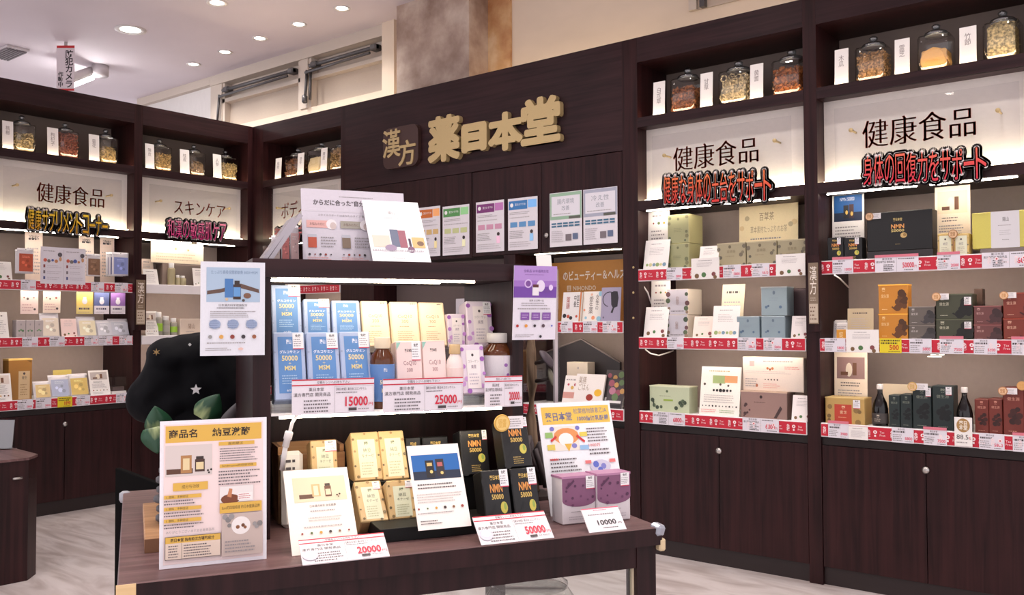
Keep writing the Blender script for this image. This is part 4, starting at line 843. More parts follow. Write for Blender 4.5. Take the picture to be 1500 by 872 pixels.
# ================================================================== left wall products
def pouch(S, px0, px1, pyt, pyb, v, label, col, band, lean=0, zb=None, deep=0.018, group='pouches', peg=False):
    z0 = zb if zb is not None else S.hit((px0+px1)/2, pyb, v)[1]
    u, w, h = place(S, px0, px1, pyt, z0, v, pyb)
    e = empty('pouch', label, 'pouch', group=group, mat=upM(S, u, v, z0, lean)); h = h/math.cos(math.radians(lean))
    bm = bmesh.new(); n, k = 7, 8; g = []
    for side in (-1, 1):
        gr = []
        for j in range(k+1):
            t = j/k; bul = deep*(1-t)**.6*min(1, t*6+.35) if j < k else 0
            gr.append([bm.verts.new((w*i/n, side*bul*math.sin(math.pi*i/n)*.5 + side*.0008, h*t)) for i in range(n+1)])
        g.append(gr)
    for gr in g:
        for j in range(k):
            for i in range(n): bm.faces.new((gr[j][i], gr[j][i+1], gr[j+1][i+1], gr[j+1][i]))
    for j in range(k):
        for i in (0, n): bm.faces.new((g[0][j][i], g[0][j+1][i], g[1][j+1][i], g[1][j][i]))
    for j in (0, k):
        for i in range(n): bm.faces.new((g[0][j][i], g[0][j][i+1], g[1][j][i+1], g[1][j][i]))
    fin(bm, 'bag', mcol((226, 222, 226), .3), e, True)
    p = Print(w*.84, h*.72); p.r(0, 0, 1, 1, band); p.blobs([(.3, .5), (.6, .4), (.5, .65), (.7, .7)], .12, [tuple(min(255, int(c*1.15)+14) for c in band), tuple(int(c*.85) for c in band)]); p.L(.2, .1, .8, .25, 2, tuple(min(255, c+70) for c in band)); p.build(e, loc=(w*.08, -deep*.5-.002, h*.06))
    box('seal_strip', w*.02, w*.98, -.0022, .0022, h*.9, h*.93, mcol((204, 200, 206), .3), e)
    if peg: tubeobj('hang_peg', [(w*.5, -0.012, h*.96), (w*.5, 0.16, h*.97)], .0025, STEEL, e, 6)
    return e
shelf_sheet(L, -14, 18, 383, Z1, 0.04, 'pale leaflet at the very left end of the top shelf', leaflet(1), 12)
for i, (a, b_, t, bt, v) in enumerate(((37, 63, 339, 375, .2), (116, 138, 344, 375, .2), (147, 168, 346.6, 377, .2))):
    shelf_sheet(L, a, b_, t, Z1, v, ('pink leaflet at the back of the top shelf behind the red pouch', 'pink leaflet at the back of the top shelf behind the white board', 'pale leaflet at the back of the top shelf beside the blue pouches')[i], leaflet(3, title='薬'), 2, col=(244, 222, 208))
pouch(L, 22, 48, 366, 401, .05, 'silver pouch behind the red pouch on its peg', (0, 0, 0), (196, 150, 140))
pouch(L, 25, 49, 364, 400, .02, 'red orange pouch hanging on a peg at the left', (0, 0, 0), (186, 84, 56), peg=True)
pouch(L, 126.5, 147, 372, 405, .02, 'clear pouch of brown herbs beside the white board', (0, 0, 0), (134, 100, 76), peg=True)
pouch(L, 155, 180, 370, 405, .10, 'rear blue pouch on the peg by the post', (0, 0, 0), (84, 92, 150)); pouch(L, 159, 184, 370, 404.5, .06, 'middle blue pouch on the peg by the post', (0, 0, 0), (100, 108, 160)); pouch(L, 164, 188, 370, 404, .02, 'front blue pouch on the peg by the post', (0, 0, 0), (134, 146, 200), peg=True)
def d_(p):
    for k in (0.0, .5):
        p.L(k+.06, .08, k+.36, .14, 1, GREY); p.blobs([(k+.1, .36), (k+.18, .38), (k+.26, .36), (k+.34, .38)], .04, [(200, 96, 76), (120, 112, 108), (80, 96, 160), (190, 130, 90)]); p.e(k+.42, .2, .05, .06, (90, 84, 90)); p.e(k+.43, .32, .03, .06, (196, 150, 110))
        for q, c_ in enumerate(((140, 70, 70), (120, 110, 116), (84, 90, 140))): p.r(k+.06, .48+.16*q, k+.1, .56+.16*q, c_); p.L(k+.14, .48+.16*q, k+.46, .58+.16*q, 2, (196, 190, 198))
    p.r(.495, .05, .505, .97, (206, 200, 206))
shelf_sheet(L, 59, 125, 363, S1[1]-.02, -.012, 'white two column info board hooked on the top rail', d_, 0, col=(222, 218, 226), cat='board', name='info_board')
for i, (a, b_, t, bt, c_, lb) in enumerate(((30, 56, 425.5, 460, (240, 218, 210), 'pink leaflet hanging under the top shelf, leftmost of five'), (63, 88.6, 426, 458.5, (238, 220, 204), 'peach leaflet hanging under the top shelf, second of five'),
        (112, 136, 428.6, 460, (226, 200, 110), 'yellow leaflet hanging under the top shelf'), (138, 160, 429, 460, (92, 104, 150), 'blue leaflet hanging under the top shelf'), (162, 183.5, 429, 460, (150, 110, 176), 'purple leaflet hanging under the top shelf'))):
    zt = S1[0]-.001; v = .06; u, w, h = place(L, a, b_, t, L.hit((a+b_)/2, bt, v)[1], v, bt); h = zt-L.hit((a+b_)/2, bt, v)[1]
    def d_(p, c_=c_, i=i):
        if i < 2: p.blobs([(.2, .3), (.4, .35), (.75, .3), (.8, .8)], .06, [(150, 90, 90), (90, 80, 80)]); p.L(.1, .55, .8, .9, 3, (206, 170, 166))
        else:
            p.r(0, .62, 1, 1, (232, 226, 230) if i > 2 else (226, 206, 130)); p.e(.5, .42, .16, .14, (236, 232, 240)); p.r(.4, .22, .6, .42, (236, 232, 240)); p.L(.15, .7, .85, .82, 1, (60, 50, 90), .7); p.L(.1, .88, .9, .95, 1, GREY)
    sheet('leaflet', lb, 'leaflet', upM(L, u, v, zt-h), w, h, d_, c_, group='leaflets hanging under the far left top shelf')
# middle shelf
shelf_sheet(L, -12, 14, 457, Z2, .03, 'pale leaflet at the left end of the middle shelf', leaflet(3), 14)
def d_g3(p): p.e(.5, .25, .06, .06, GREY); p.blobs([(.3, .6), (.5, .55), (.7, .6)], .1, [(90, 130, 90), (120, 156, 110)]); p.L(.2, .75, .8, .9, 2, GREY)
for i, (a, b_) in enumerate(((24, 37.6), (38, 50.3), (50.8, 63.5))): shelf_box(L, a, b_, 469, Z2, .03, .06, ('small grey leaf box, leftmost of three', 'small grey leaf box in the middle of three', 'small grey leaf box, rightmost of three')[i], (190, 180, 178), d_g3, pyb=492, group='small grey leaf boxes')
for a, b_, t, lb, bd, ln in ((60, 88, 459, 'white pouch with a green sprig on the middle shelf', (226, 214, 196), 12), (114, 142, 464, 'large white pouch in the middle of the middle shelf', (232, 222, 190), 14), (141, 165, 469, 'silver white pouch, second from the post', (206, 206, 214), 18), (161, 190, 467, 'silver white pouch beside the post', (196, 198, 208), 18)):
    pouch(L, a, b_, t, 493, .04, lb, None, bd, ln, Z2, .03)
shelf_sheet(L, 91, 114, 467, Z2, .03, 'pink card between the white pouches', leaflet(1), 12, col=(238, 212, 206))
# bottom shelf
shelf_sheet(L, -14, 19, 548, Z3, .02, 'white leaflet with a brown bottle picture at the bottom left', leaflet(0, (222, 210, 200)), 12)
def d_tg(p): p.r(.42, .3, .9, .98, (206, 180, 140)); p.e(.66, .36, .05, .03, INKD); p.t('養生', .56, .42, .78, .5, INKD); p.poly([(.7, .02), (.95, .1), (.98, .05), (.9, .01)], (120, 84, 30)); p.L(.5, .6, .82, .9, 5, (150, 120, 80))
shelf_box(L, 12.5, 47, 526, Z3, .06, .09, 'tall gold box on the bottom shelf', (160, 112, 50), d_tg, pyb=585, lid=(226, 190, 110))
for a, b_, t, lb, bd, ln in ((50, 75, 559, 'white pouch of pale grains beside the tall gold box', (222, 196, 140), 14), (73, 103, 550, 'white and blue pouch in the row on the bottom shelf', (178, 186, 210), 14), (102, 131, 548, 'white pouch with a green leaf on the bottom shelf', (214, 186, 110), 16)):
    pouch(L, a, b_, t, 583, .04, lb, None, bd, ln, Z3, .03)
shelf_sheet(L, 78, 105, 542, Z3, .14, 'yellow card standing behind the white pouches', None, 0, col=(222, 200, 110))
shelf_sheet(L, 134, 163, 543, Z3, .02, 'white and grey leaflet leaning near the post', leaflet(0, (186, 176, 172)), 16)
u, w, h = place(L, 163, 184, 546, Z3, .04, 575)
e = empty('display_case', 'low clear topped display case beside the post on the bottom shelf', 'case', mat=upM(L, u, .03, Z3)); box('tray', 0, w, 0, .16, 0, .02, WHITE, e); box('dark_lining', .01, w-.01, .01, .15, .0205, .05, mcol((92, 78, 76), .6), e); box('lid', 0, w, 0.0, .16, .052, h*.8, ACRYL, e)
# corner skin care cabinet
shelf_sheet(L, 207, 226, 379, Z1, .12, 'pink leaflet at the left of the skin care top shelf', leaflet(1), 6, col=(240, 222, 206)); shelf_sheet(L, 212, 233, 394, Z1, .03, 'white leaflet leaning at the left of the skin care top shelf', leaflet(3), 16)
u, w, h = place(L, 221, 298, 353, L.hit(258, 386, .1)[1], .1, 386)
sheet('poster_card', 'wide cream poster hanging at the top of the skin care cabinet', 'poster', upM(L, u, .1, L.hit(258, 386, .1)[1]), w, LB-.002-L.hit(258, 386, .1)[1], lambda p: (p.e(.46, .3, .02, .06, (196, 170, 120)), p.e(.7, .34, .02, .05, (196, 170, 120)), p.L(.1, .5, .9, .9, 3, (214, 196, 168))), (248, 234, 206))
carton('display_stand', 'taupe open display stand on the skin care top shelf', upM(L, L.hit(238, 400, .1)[0], .1, Z1), .34, .1, .17, (150, 132, 122), lambda p: p.r(.22, .06, .97, .97, (120, 106, 98)), cat='stand')
def cyl(name, label, S, px, rpx, pyt, zb, v, col, cat, cap=(236, 234, 232), band=None, group=None, rough=.3):
    u, zt = S.hit(px, pyt, v); r = S.hit(px+rpx, pyt, v)[0]-u; h = zt-zb
    e = empty(name, label, cat, S, u, v+r, zb, group)
    bm = bmesh.new(); lathe(bm, [(r*.92, 0), (r, .03*h), (r, .72*h), (r*.8, .78*h)], 18); fin(bm, 'body', mcol(col, rough), e, True)
    bm = bmesh.new(); lathe(bm, [(r*.7, .78*h), (r*.72, .79*h), (r*.72, .98*h), (r*.6, h)], 16); fin(bm, 'cap', mcol(cap, .35), e, True)
    if band: bm = bmesh.new(); lathe(bm, [(r*1.01, .2*h), (r*1.012, .22*h), (r*1.012, .5*h), (r*1.01, .52*h)], 18); fin(bm, 'label_band', mcol(band, .5), e, True)
    return e
for px, r, t, lb in ((254, 5, 385, 'tall olive lotion bottle in front of the taupe stand'), (262, 3, 403, 'tiny clear bottle in front of the taupe stand'), (270, 4.5, 404, 'small low jar in front of the taupe stand')):
    cyl('lotion_bottle', lb, L, px, r, t, Z1, .05, (168, 158, 124), 'bottle', group='lotion bottles')
shelf_sheet(L, 284, 300, 393, Z1, .04, 'small leaflet behind the blue info sheet on the skin care shelf', leaflet(1), 10)
shelf_sheet(L, 214, 233, 456, Z2, .03, 'white leaflet beside the lotion bottles on the skin care middle shelf', leaflet(0, (196, 186, 180)), 12)
for i, (px, r, t) in enumerate(((235, 6, 457), (246, 5.5, 463), (257, 5, 466))):
    cyl('lotion_bottle', ('tallest grey lotion bottle, leftmost of three', 'grey lotion bottle in the middle of three', 'smallest grey lotion bottle, rightmost of three')[i], L, px, r, t, Z2, .04+.0*i, (150, 146, 136), 'bottle', band=(150, 196, 60) if i != 1 else (170, 164, 156), group='lotion bottles')
shelf_box(L, 264, 296, 467, Z2, .04, .08, 'beige box with a logo beside the lotion bottles', (216, 200, 184), lambda p: (p.t('陽山', .36, .3, .66, .6, (140, 110, 90)), p.L(.25, .7, .75, .8, 1, GREY)), pyb=491)
# ================================================================== sign wall leaflets and niche
def d_health(c_, body):
    def d(p):
        p.r(.03, .05, .66, .22, c_); p.e(.13, .13, .055, .04, (240, 240, 240)); p.t('漢方のすすめ', .24, .1, .6, .15, (240, 240, 240)); p.r(.68, .05, .97, .2, tuple(min(255, x+70) for x in c_)); p.L(.06, .26, .8, .32, 2, GREY); p.L(.06, .35, .95, .4, 1, (180, 174, 178))
        for q in range(3): p.r(.08+.3*q, .46, .32+.3*q, .56, body)
        p.L(.06, .62, .55, .78, 5, GREY); p.L(.06, .83, .9, .95, 3, (186, 180, 184)); p.e(.8, .66, .05, .035, (60, 48, 48)); p.r(.74, .7, .86, .84, tuple(min(255, x+60) for x in body))
    return d
def d_teal(c_):
    def d(p):
        p.r(.01, .01, .99, .5, c_); p.r(.06, .07, .94, .44, (224, 222, 230)); p.t('腸内環境' if c_[1] > c_[2] else '冷え性', .24, .12, .76, .22, (150, 156, 166)); p.t('改善', .38, .25, .62, .34, (150, 156, 166)); p.L(.12, .38, .88, .42, 1, GREY); p.r(.6, .45, .95, .5, (90, 92, 84))
        for q in range(5): p.r(.06+.18*q, .56, .21+.18*q, .59, (60, 110, 140)); p.r(.06+.18*q, .61, .21+.18*q, .64, (60, 110, 140))
        p.L(.06, .7, .45, .92, 6, (180, 174, 180)); p.r(.5, .78, .68, .9, (120, 110, 116)); p.r(.72, .77, .88, .88, (96, 110, 140))
    return d
for a, b_, tl, bt, dr, lb in ((613, 645, 305, 377, d_health((206, 110, 46), (214, 180, 120)), 'orange headed health sheet on the panel, leftmost of six'), (648.6, 687.6, 303.3, 374.8, d_health((86, 150, 84), (200, 206, 150)), 'green headed health sheet on the panel'), (697.5, 738.6, 297, 370.5, d_health((122, 52, 116), (206, 150, 176)), 'purple headed health sheet on the cabinet door'),
        (744.4, 787.6, 292, 367.5, d_health((60, 124, 186), (96, 150, 200)), 'blue headed health sheet on the cabinet door'), (805.4, 852.6, 284, 362.5, d_teal((150, 184, 158)), 'pale green framed health sheet on the right cabinet door'), (854.6, 904.4, 278.5, 359, d_teal((168, 172, 190)), 'pale violet framed health sheet on the right cabinet door')):
    u0, zt = B.hit(a, tl, -.004); u1, _ = B.hit(b_, tl, -.004); _, zz = B.hit(a, bt, -.004)
    sheet('wall_sheet', lb, 'sheet', upM(B, u0, -.006, zz), u1-u0, zt-zz, dr, (226, 222, 228), .0015, 'health sheets on the sign wall')
def d_br(p): p.t('のビューティー＆ヘルス', .175, .15, .775, .31, (246, 236, 224), 'b'); p.t('NIHONDO', .275, .4, .5, .475, (230, 214, 190), 'b'); p.r(.215, .39, .255, .485, (230, 214, 190)); p.t('薬', .22, .4, .25, .475, (190, 128, 60))
u0, zt = B.hit(800, 386, .3); u1 = ub-.003
sheet('poster_card', 'amber poster behind the books in the niche', 'poster', upM(B, u0, .3, zs-.006), u1-u0, zt-(zs-.006), d_br, (200, 138, 66), .004)
def d_bk1(p): p.t('中国\n養生', .6, .1, .9, .5, (60, 50, 50)); p.t('薬\n膳', .2, .15, .4, .55, (170, 60, 50)); p.blobs([(.15, .78), (.35, .8), (.5, .85), (.8, .8)], .08, [(40, 36, 40), (190, 80, 60)]); p.r(.93, 0, 1, 1, (206, 120, 60))
def d_bk2(p): p.t('女\n性\nの', .68, .1, .85, .6, (90, 80, 76)); p.t('愛\n生\n薬', .34, .16, .56, .72, (100, 86, 80)); p.blobs([(.1, .6), (.2, .85), (.45, .1), (.6, .85)], .08, [(232, 150, 110), (150, 196, 216), (236, 190, 160)]); p.e(.9, .88, .12, .08, (150, 196, 216)); p.e(.92, .08, .1, .08, (150, 196, 216))
def d_bk3(p):
    p.poly([(.48, .16), (.62, .11), (.82, .12), (.88, .3), (.84, .55), (.62, .6), (.52, .5)], (46, 42, 48)); p.poly([(.6, .58), (.72, .5), (.6, .74), (.5, .72)], (46, 42, 48))
    n = 12; vs, fs = [], []
    for i in range(n+1):
        a = math.radians(60+i*200/n)
        for rr_ in (1, .9): vs.append((.42+.36*rr_*math.cos(a), .34-.22*rr_*math.sin(a)))
    for i in range(n): fs.append((2*i, 2*i+1, 2*i+3, 2*i+2))
    p.add(vs, fs, (40, 36, 42)); p.e(.14, .86, .04, .03, (110, 100, 120))
def book(S, px0, px1, pyt, pyb, zb, v, label, col, draw, lean=8, th=.016):
    u, w, h = place(S, px0, px1, pyt, zb, v, pyb); e = empty('book', label, 'book', group='books in the niche', mat=upM(S, u, v, zb, lean)); h = h/math.cos(math.radians(lean))
    box('cover', 0, w, 0, .002, 0, h, mcol(col, .45), e); box('pages', .003, w-.002, .0021, th-.002, .002, h-.002, mcol((232, 226, 214), .7), e); box('back_cover', 0, w, th-.002, th, 0, h, mcol(col, .45), e)
    p = Print(w, h); draw(p); p.build(e)
book(B, 822, 849, 428, 470, zs-.006, .04, 'white book with red title and orange edge in the niche', (230, 226, 224), d_bk1); book(B, 852, 879, 427, 470, zs-.006, .06, 'white book with pastel blots beside the teapot picture', (240, 234, 226), d_bk2)
shelf_sheet(B, 879.5, 908, 421, zs-.006, .03, 'lilac grey card with a black teapot picture', d_bk3, 5, col=(166, 158, 182), cat='card', name='picture_card')
# gable shaped grey board with dark face in the niche below
g0 = B.hit(800, 516, .25); g1 = B.hit(852, 497, .25); g2 = B.hit(908, 531, .25)
e = empty('gable_board', 'dark gable topped board at the back of the lower niche', 'board', B, 0, .25, 0)
bm = bmesh.new(); pts = [(g0[0], Z3), (g2[0], Z3), (g2[0], g2[1]), (g1[0], g1[1]), (g0[0], g0[1])]
f0 = [bm.verts.new((x, 0, z)) for x, z in pts]; f1 = [bm.verts.new((x, .02, z)) for x, z in pts]; bm.faces.new(f0); bm.faces.new(f1[::-1])
for i in range(5): bm.faces.new((f0[i], f0[(i+1) % 5], f1[(i+1) % 5], f1[i]))
fin(bm, 'board', mcol((40, 33, 34), .45), e); tubeobj('edge_trim', [(g0[0], -.002, g0[1]), (g1[0], -.002, g1[1]), (g2[0], -.002, g2[1])], .005, mcol((140, 128, 124), .4), e, 6)
carton('product_box', 'cream box behind the magazines in the lower niche', upM(B, B.hit(836, 550, .2)[0], .16, Z3), .15, .08, B.hit(855, 531, .16)[1]-Z3, (222, 208, 188), lambda p: p.e(.55, .14, .03, .03, GREY))
def d_m1(p): p.t('薬膳\nごはん', .1, .08, .5, .5, (150, 130, 110)); p.e(.55, .7, .12, .1, (150, 50, 36)); p.e(.82, .55, .13, .11, (226, 176, 50)); p.L(.1, .85, .7, .95, 1, GREY)
def d_m2(p): p.r(0, .55, 1, .75, (206, 150, 140)); p.blobs([(.3, .3), (.6, .4), (.8, .3)], .09, [(180, 70, 90), (210, 170, 90)]); p.L(.1, .08, .9, .2, 1, GREY)
def d_m3(p): p.r(0, 0, 1, 1, (70, 64, 66)); p.blobs([(.2, .15), (.5, .2), (.8, .12), (.3, .4), (.65, .45), (.9, .4), (.5, .6)], .16, [(150, 80, 96), (196, 150, 90), (96, 120, 80), (180, 120, 140)]); p.r(.1, .72, .9, .8, (226, 222, 222)); p.r(.2, .85, .9, .93, (40, 36, 40))
for i, (a, b_, t, dr, lb, v) in enumerate(((822, 842, 551, d_m2, 'pale magazine at the left of the lower niche', .05), (838, 880, 549, d_m1, 'white magazine with red and yellow bowls', .03), (881, 909, 543, d_m3, 'dark food magazine standing beside the post', .06), (886, 910, 556, d_m3, 'dark food magazine in front beside the post', .02))):
    book(B, a, b_, t, 600, Z3, v, lb, (232, 226, 222), dr, 16, .012)
carton('counter_box', 'grey white box on the counter seen through the tower', upM(B, -3.95, .05, .9905), .28, .15, .42, (196, 190, 196), lambda p: p.L(.1, .1, .8, .4, 4, GREY))
# stock in the corner cabinet behind the tower
for i, x in enumerate((-5.75, -5.45, -5.2)):
    carton('product_box', ('cream box, left in the corner cabinet behind the tower', 'rose box, middle in the corner cabinet behind the tower', 'tan box, right in the corner cabinet behind the tower')[i], upM(B, x, .06, Z1), .16, .1, .2, ((226, 214, 196), (206, 150, 140), (196, 170, 130))[i], d_pk)
# ================================================================== front display table
TW, TD = 1.197, 1.03
e = empty('display_table', 'dark wood display table in the foreground with glazed base', 'table', T, 0, 0, 0)
box('table_top', 0, TW, 0, TD, TZ-.042, TZ, WT, e, .002)
box('top_edge', .034, TW-.001, -.0025, -.0002, TZ-.042, TZ-.002, TOWERW, e)
box('exposed_corner', -.002, .033, -.003, -.0002, TZ-.042, TZ-.001, PINE, e)
box('apron', .03, TW-.03, .015, .035, TZ-.095, TZ-.0425, TOWERW, e); box('apron', .03, TW-.03, TD-.035, TD-.015, TZ-.095, TZ-.0425, TOWERW, e)
box('side_apron', .03, .05, .036, TD-.036, TZ-.095, TZ-.0425, TOWERW, e); box('side_apron', TW-.05, TW-.03, .036, TD-.036, TZ-.095, TZ-.0425, TOWERW, e)
for x in (.01, TW-.062):
    for y in (.012, TD-.064): box('leg', x, x+.052, y, y+.052, 0, TZ-.0425, TOWERW, e)
lw = box('lower_shelf', .03, TW-.03, .07, TD-.07, .30, .325, TOWERW, e)
g = box('glass_front', .062, TW-.062, .03, .034, .326, TZ-.096, GLASS, e); box('glass_edge', TW-.068, TW-.0625, .026, .036, .326, TZ-.096, mcol((214, 200, 172), .3), g)
bm = bmesh.new(); lathe(bm, [(.013, -.024), (.017, -.016), (.016, .003), (.008, .008)], 10); o = fin(bm, 'corner_guard', mcol((160, 162, 170), .25), e, True); o.location = (.006, TD-.02, TZ-.004)
o = box('corner_guard', -.014, .014, -.012, .02, -.022, .006, mcol((150, 154, 166), .2), e, .006); o.location = (TW-.004, .004, TZ); o.rotation_euler = (.2, .15, .4)
o = box('corner_tape', -.012, .006, -.004, .02, -.034, -.004, mcol((206, 186, 150), .5), e, .004); o.location = (TW+.004, .0, TZ-.024)
# big glass jar on the lower shelf
q = T.hit(776, 856, .3); e = empty('glass_jar', 'large clear glass jar with knob lid under the table top', 'jar', T, q[0], .3, .3255)
bm = bmesh.new(); lathe(bm, [(.1, 0), (.12, .01), (.125, .2), (.1, .235), (.085, .24)], 28); fin(bm, 'jar_body', GLASS, e, True)
bm = bmesh.new(); lathe(bm, [(.1, .241), (.1, .25), (.07, .27), (.02, .28), (.018, .285), (.03, .295), (.032, .315), (.015, .325)], 24); fin(bm, 'jar_lid', GLASS, e, True)
# ================================================================== tower on the table
V0, VD, U0, U1, ZT0, ZT1 = .25, .36, .275, .945, 1.357, 1.40
e = empty('display_tower', 'dark wood two level display tower standing on the table', 'shelf unit', T, U0, V0, TZ+.0005)
tw = U1-U0; z0 = .0; hz = ZT0-TZ
lp = box('side_panel', 0, .04, 0, VD, z0, hz, TOWERW, e); box('side_panel', tw-.03, tw, 0, VD, z0, hz, TOWERW, e)
box('top_board', -.002, tw+.002, -.004, VD, hz+.0005, ZT1-TZ, WH, e)
SHZ = 1.045-TZ
sh = box('glass_shelf', .041, tw-.031, -.005, VD-.02, SHZ-.006, SHZ, mcol((230, 226, 222), .3), e)
LEDT = emit('tower_led', (255, 240, 214), LED_TOWER)
box('shelf_strip_light', .06, tw-.06, .0, .008, SHZ-.013, SHZ-.0065, LEDT, sh)
box('top_strip_and_reflection', .06, tw-.12, .03, .036, hz-.0045, hz-.0005, LEDT, e); box('top_strip_and_reflection', .05, tw-.19, .10, .106, hz-.0045, hz-.0005, LEDT, e)  # front strip is the LED; the inner one is its reflection, added as a glowing bar
box('lower_back', .041, tw-.031, VD-.015, VD, 0, SHZ-.03, TOWERW, e)
ss = box('slotted_standard', .0405, .046, .05, .066, SHZ-.11, SHZ-.02, STEEL, lp)
for k in range(4): box('slot', .0405, .0466, .055, .061, SHZ-.1+k*.02, SHZ-.088+k*.02, BLACK, ss)
def tfr(BL, BR, TL, z): 
    v = (on_z(*BL, z)-T.o).dot(T.v); return sheet_frame(BL, BR, TL, z, v, T)
def tcard(name, label, BL, BR, TL, z, draw, col=(238, 234, 232), cat='card', **k):
    M, w, h = tfr(BL, BR, TL, z); return sheet(name, label, cat, M, w, h, draw, col, .0016, **k)
def tprod(label, BL, BR, TL, v, dep, col, draw, z=None, name='product_box', **k):
    M, w, h = sheet_frame(BL, BR, TL, z, v, T); return carton(name, label, M, w, dep, h, col, draw, **k)
# ---- upper shelf: acrylic risers
def riser(label, pa, pb, v0, v1, za, zb):
    ua_, ub_ = T.hit(pa, 540, v0)[0], T.hit(pb, 540, v0)[0]
    r = empty('acrylic_riser', label, 'riser', T, ua_, v0, za, 'clear acrylic risers'); w = ub_-ua_
    box('top_plate', 0, w, 0, v1-v0, zb-za-.004, zb-za, ACRYL, r); box('front_plate', 0, w, 0, .004, 0, zb-za-.0045, ACRYL, r); box('back_plate', 0, w, v1-v0-.004, v1-v0, 0, zb-za-.0045, ACRYL, r)
SZ = 1.0455+.0005
riser('low clear riser under the front row of blue boxes', 402, 549, .255, .30, SZ, SZ+.028); riser('tall clear riser under the back row of blue boxes', 398, 530, .375, .46, SZ, SZ+.165)
riser('tall clear riser under the back row of cream boxes', 533, 657, .375, .46, SZ, SZ+.145); riser('low clear riser under the violet flowered box', 678, 714, .255, .3, SZ, SZ+.028); riser('tall clear riser under the back violet flowered boxes', 658, 722, .375, .46, SZ, SZ+.14)
def d_glu(p):
    b_ = (90, 136, 192); w_ = (236, 240, 246); g = (226, 208, 150)
    p.r(.15, .07, .88, .9, b_); p.t('陽山', .42, .11, .58, .18, w_, 'b'); p.t('グルコサミン', .2, .27, .82, .32, w_, 'b'); p.t('50000', .26, .35, .76, .43, g, 'b'); p.t('+', .47, .45, .55, .48, g); p.t('MSM', .34, .5, .68, .57, g, 'b'); p.L(.25, .63, .8, .78, 4, (170, 200, 226), .4); p.t('60包', .38, .84, .64, .88, w_)
    p.blobs([(.05, .3), (.96, .35), (.04, .7), (.96, .75), (.5, .96)], .03, [(150, 160, 190)])
GL = (168, 182, 212)
for i, (BL, BR, TL) in enumerate((((402.7, 577), (450, 575), (399, 487)), ((453, 575.5), (501, 573.5), (448, 487)), ((502.5, 573.5), (548, 572), (496, 486)))):
    tprod(('blue supplement box, left of the front row', 'blue supplement box, middle of the front row', 'blue supplement box, right of the front row')[i], BL, BR, TL, .256, .05, GL, d_glu, SZ+.0285, group='blue supplement boxes', stickers=((.62, .02, .96, .26),))
for i, (BL, BR, TL) in enumerate((((399, 485), (443, 485), (396.4, 417)), ((446, 485.5), (484.7, 485), (444, 438)), ((488.5, 485.5), (530, 485), (485, 440)))):
    tprod(('blue supplement box, left of the back row', 'blue supplement box, middle of the back row', 'blue supplement box, right of the back row')[i], BL, BR, TL, .38, .05, GL, d_glu, SZ+.1655, group='blue supplement boxes', stickers=((.58, .0, .98, .22),) if i < 2 else ())
def d_coq(p):
    c_ = (176, 140, 96); p.r(.06, .04, .94, .97, (246, 226, 192)); p.t('CoQ10', .26, .3, .76, .38, c_); p.t('300', .38, .41, .62, .48, c_); p.L(.3, .54, .7, .58, 1, c_, .4); p.L(.22, .65, .8, .92, 6, (206, 178, 140), .4); p.L(.72, .03, .92, .08, 1, INKD)
def d_cop(p):
    c_ = (150, 104, 110); p.r(.03, .02, .97, .98, (236, 212, 208)); p.poly([(.03, .02), (.2, .02), (.03, .14)], (150, 200, 186)); p.t('薬日本堂', .34, .12, .62, .17, INKD, 'b'); p.t('CoQ10', .28, .3, .76, .38, c_); p.t('300', .4, .41, .62, .47, c_); p.L(.2, .62, .8, .85, 5, (206, 176, 176), .4)
for i, (BL, BR, TL) in enumerate((((533, 498), (573.5, 498), (527.5, 440.5)), ((575, 498), (617, 497.5), (570, 442)), ((618, 498), (656, 497.5), (612, 443)))):
    tprod(('cream supplement box, left of three in the back row', 'cream supplement box, middle of three in the back row', 'cream supplement box, right of three in the back row')[i], BL, BR, TL, .38, .05, (240, 214, 176), d_coq, SZ+.1455, group='cream supplement boxes')
for i, (BL, BR, TL) in enumerate((((583, 577), (621.4, 575), (579, 500)), ((623, 575), (658, 574), (617, 499)))):
    tprod(('pale pink supplement box, left of two in front', 'pale pink supplement box, right of two in front')[i], BL, BR, TL, .257, .045, (232, 204, 198), d_cop, SZ, group='pale pink supplement boxes', stickers=((.6, .02, .94, .3),) if i == 0 else ((.62, .75, .97, .95),))
def d_vio(p):
    p.blobs([(.08, .1), (.1, .45), (.06, .8), (.9, .3), (.95, .6), (.85, .85), (.3, .95), (.9, .08), (.2, .7)], .1, [(150, 90, 170), (176, 120, 190), (196, 150, 204)]); p.r(.24, .12, .8, .9, (236, 226, 224)); p.e(.5, .22, .05, .03, INKD); p.t('コラーゲン', .3, .32, .74, .38, GREY); p.t('美潤', .42, .42, .62, .5, (130, 110, 130)); p.L(.32, .58, .72, .84, 4, (190, 180, 190), .4)
VI = (222, 208, 220)
tprod('violet flowered box, small, left in the back row', (657, 503.5), (682, 503.5), (655.5, 460), .38, .05, VI, d_vio, SZ+.1405, group='violet flowered boxes')
tprod('violet flowered box, large, in the back row', (687, 503.5), (724, 502.5), (682, 441), .36, .06, VI, d_vio, SZ+.1405, group='violet flowered boxes', stickers=((.66, .03, .97, .3),))
tprod('violet flowered box in the front row beside the brown bottle', (678, 568), (713, 567), (673, 505), .257, .045, VI, d_vio, SZ+.0285, group='violet flowered boxes')
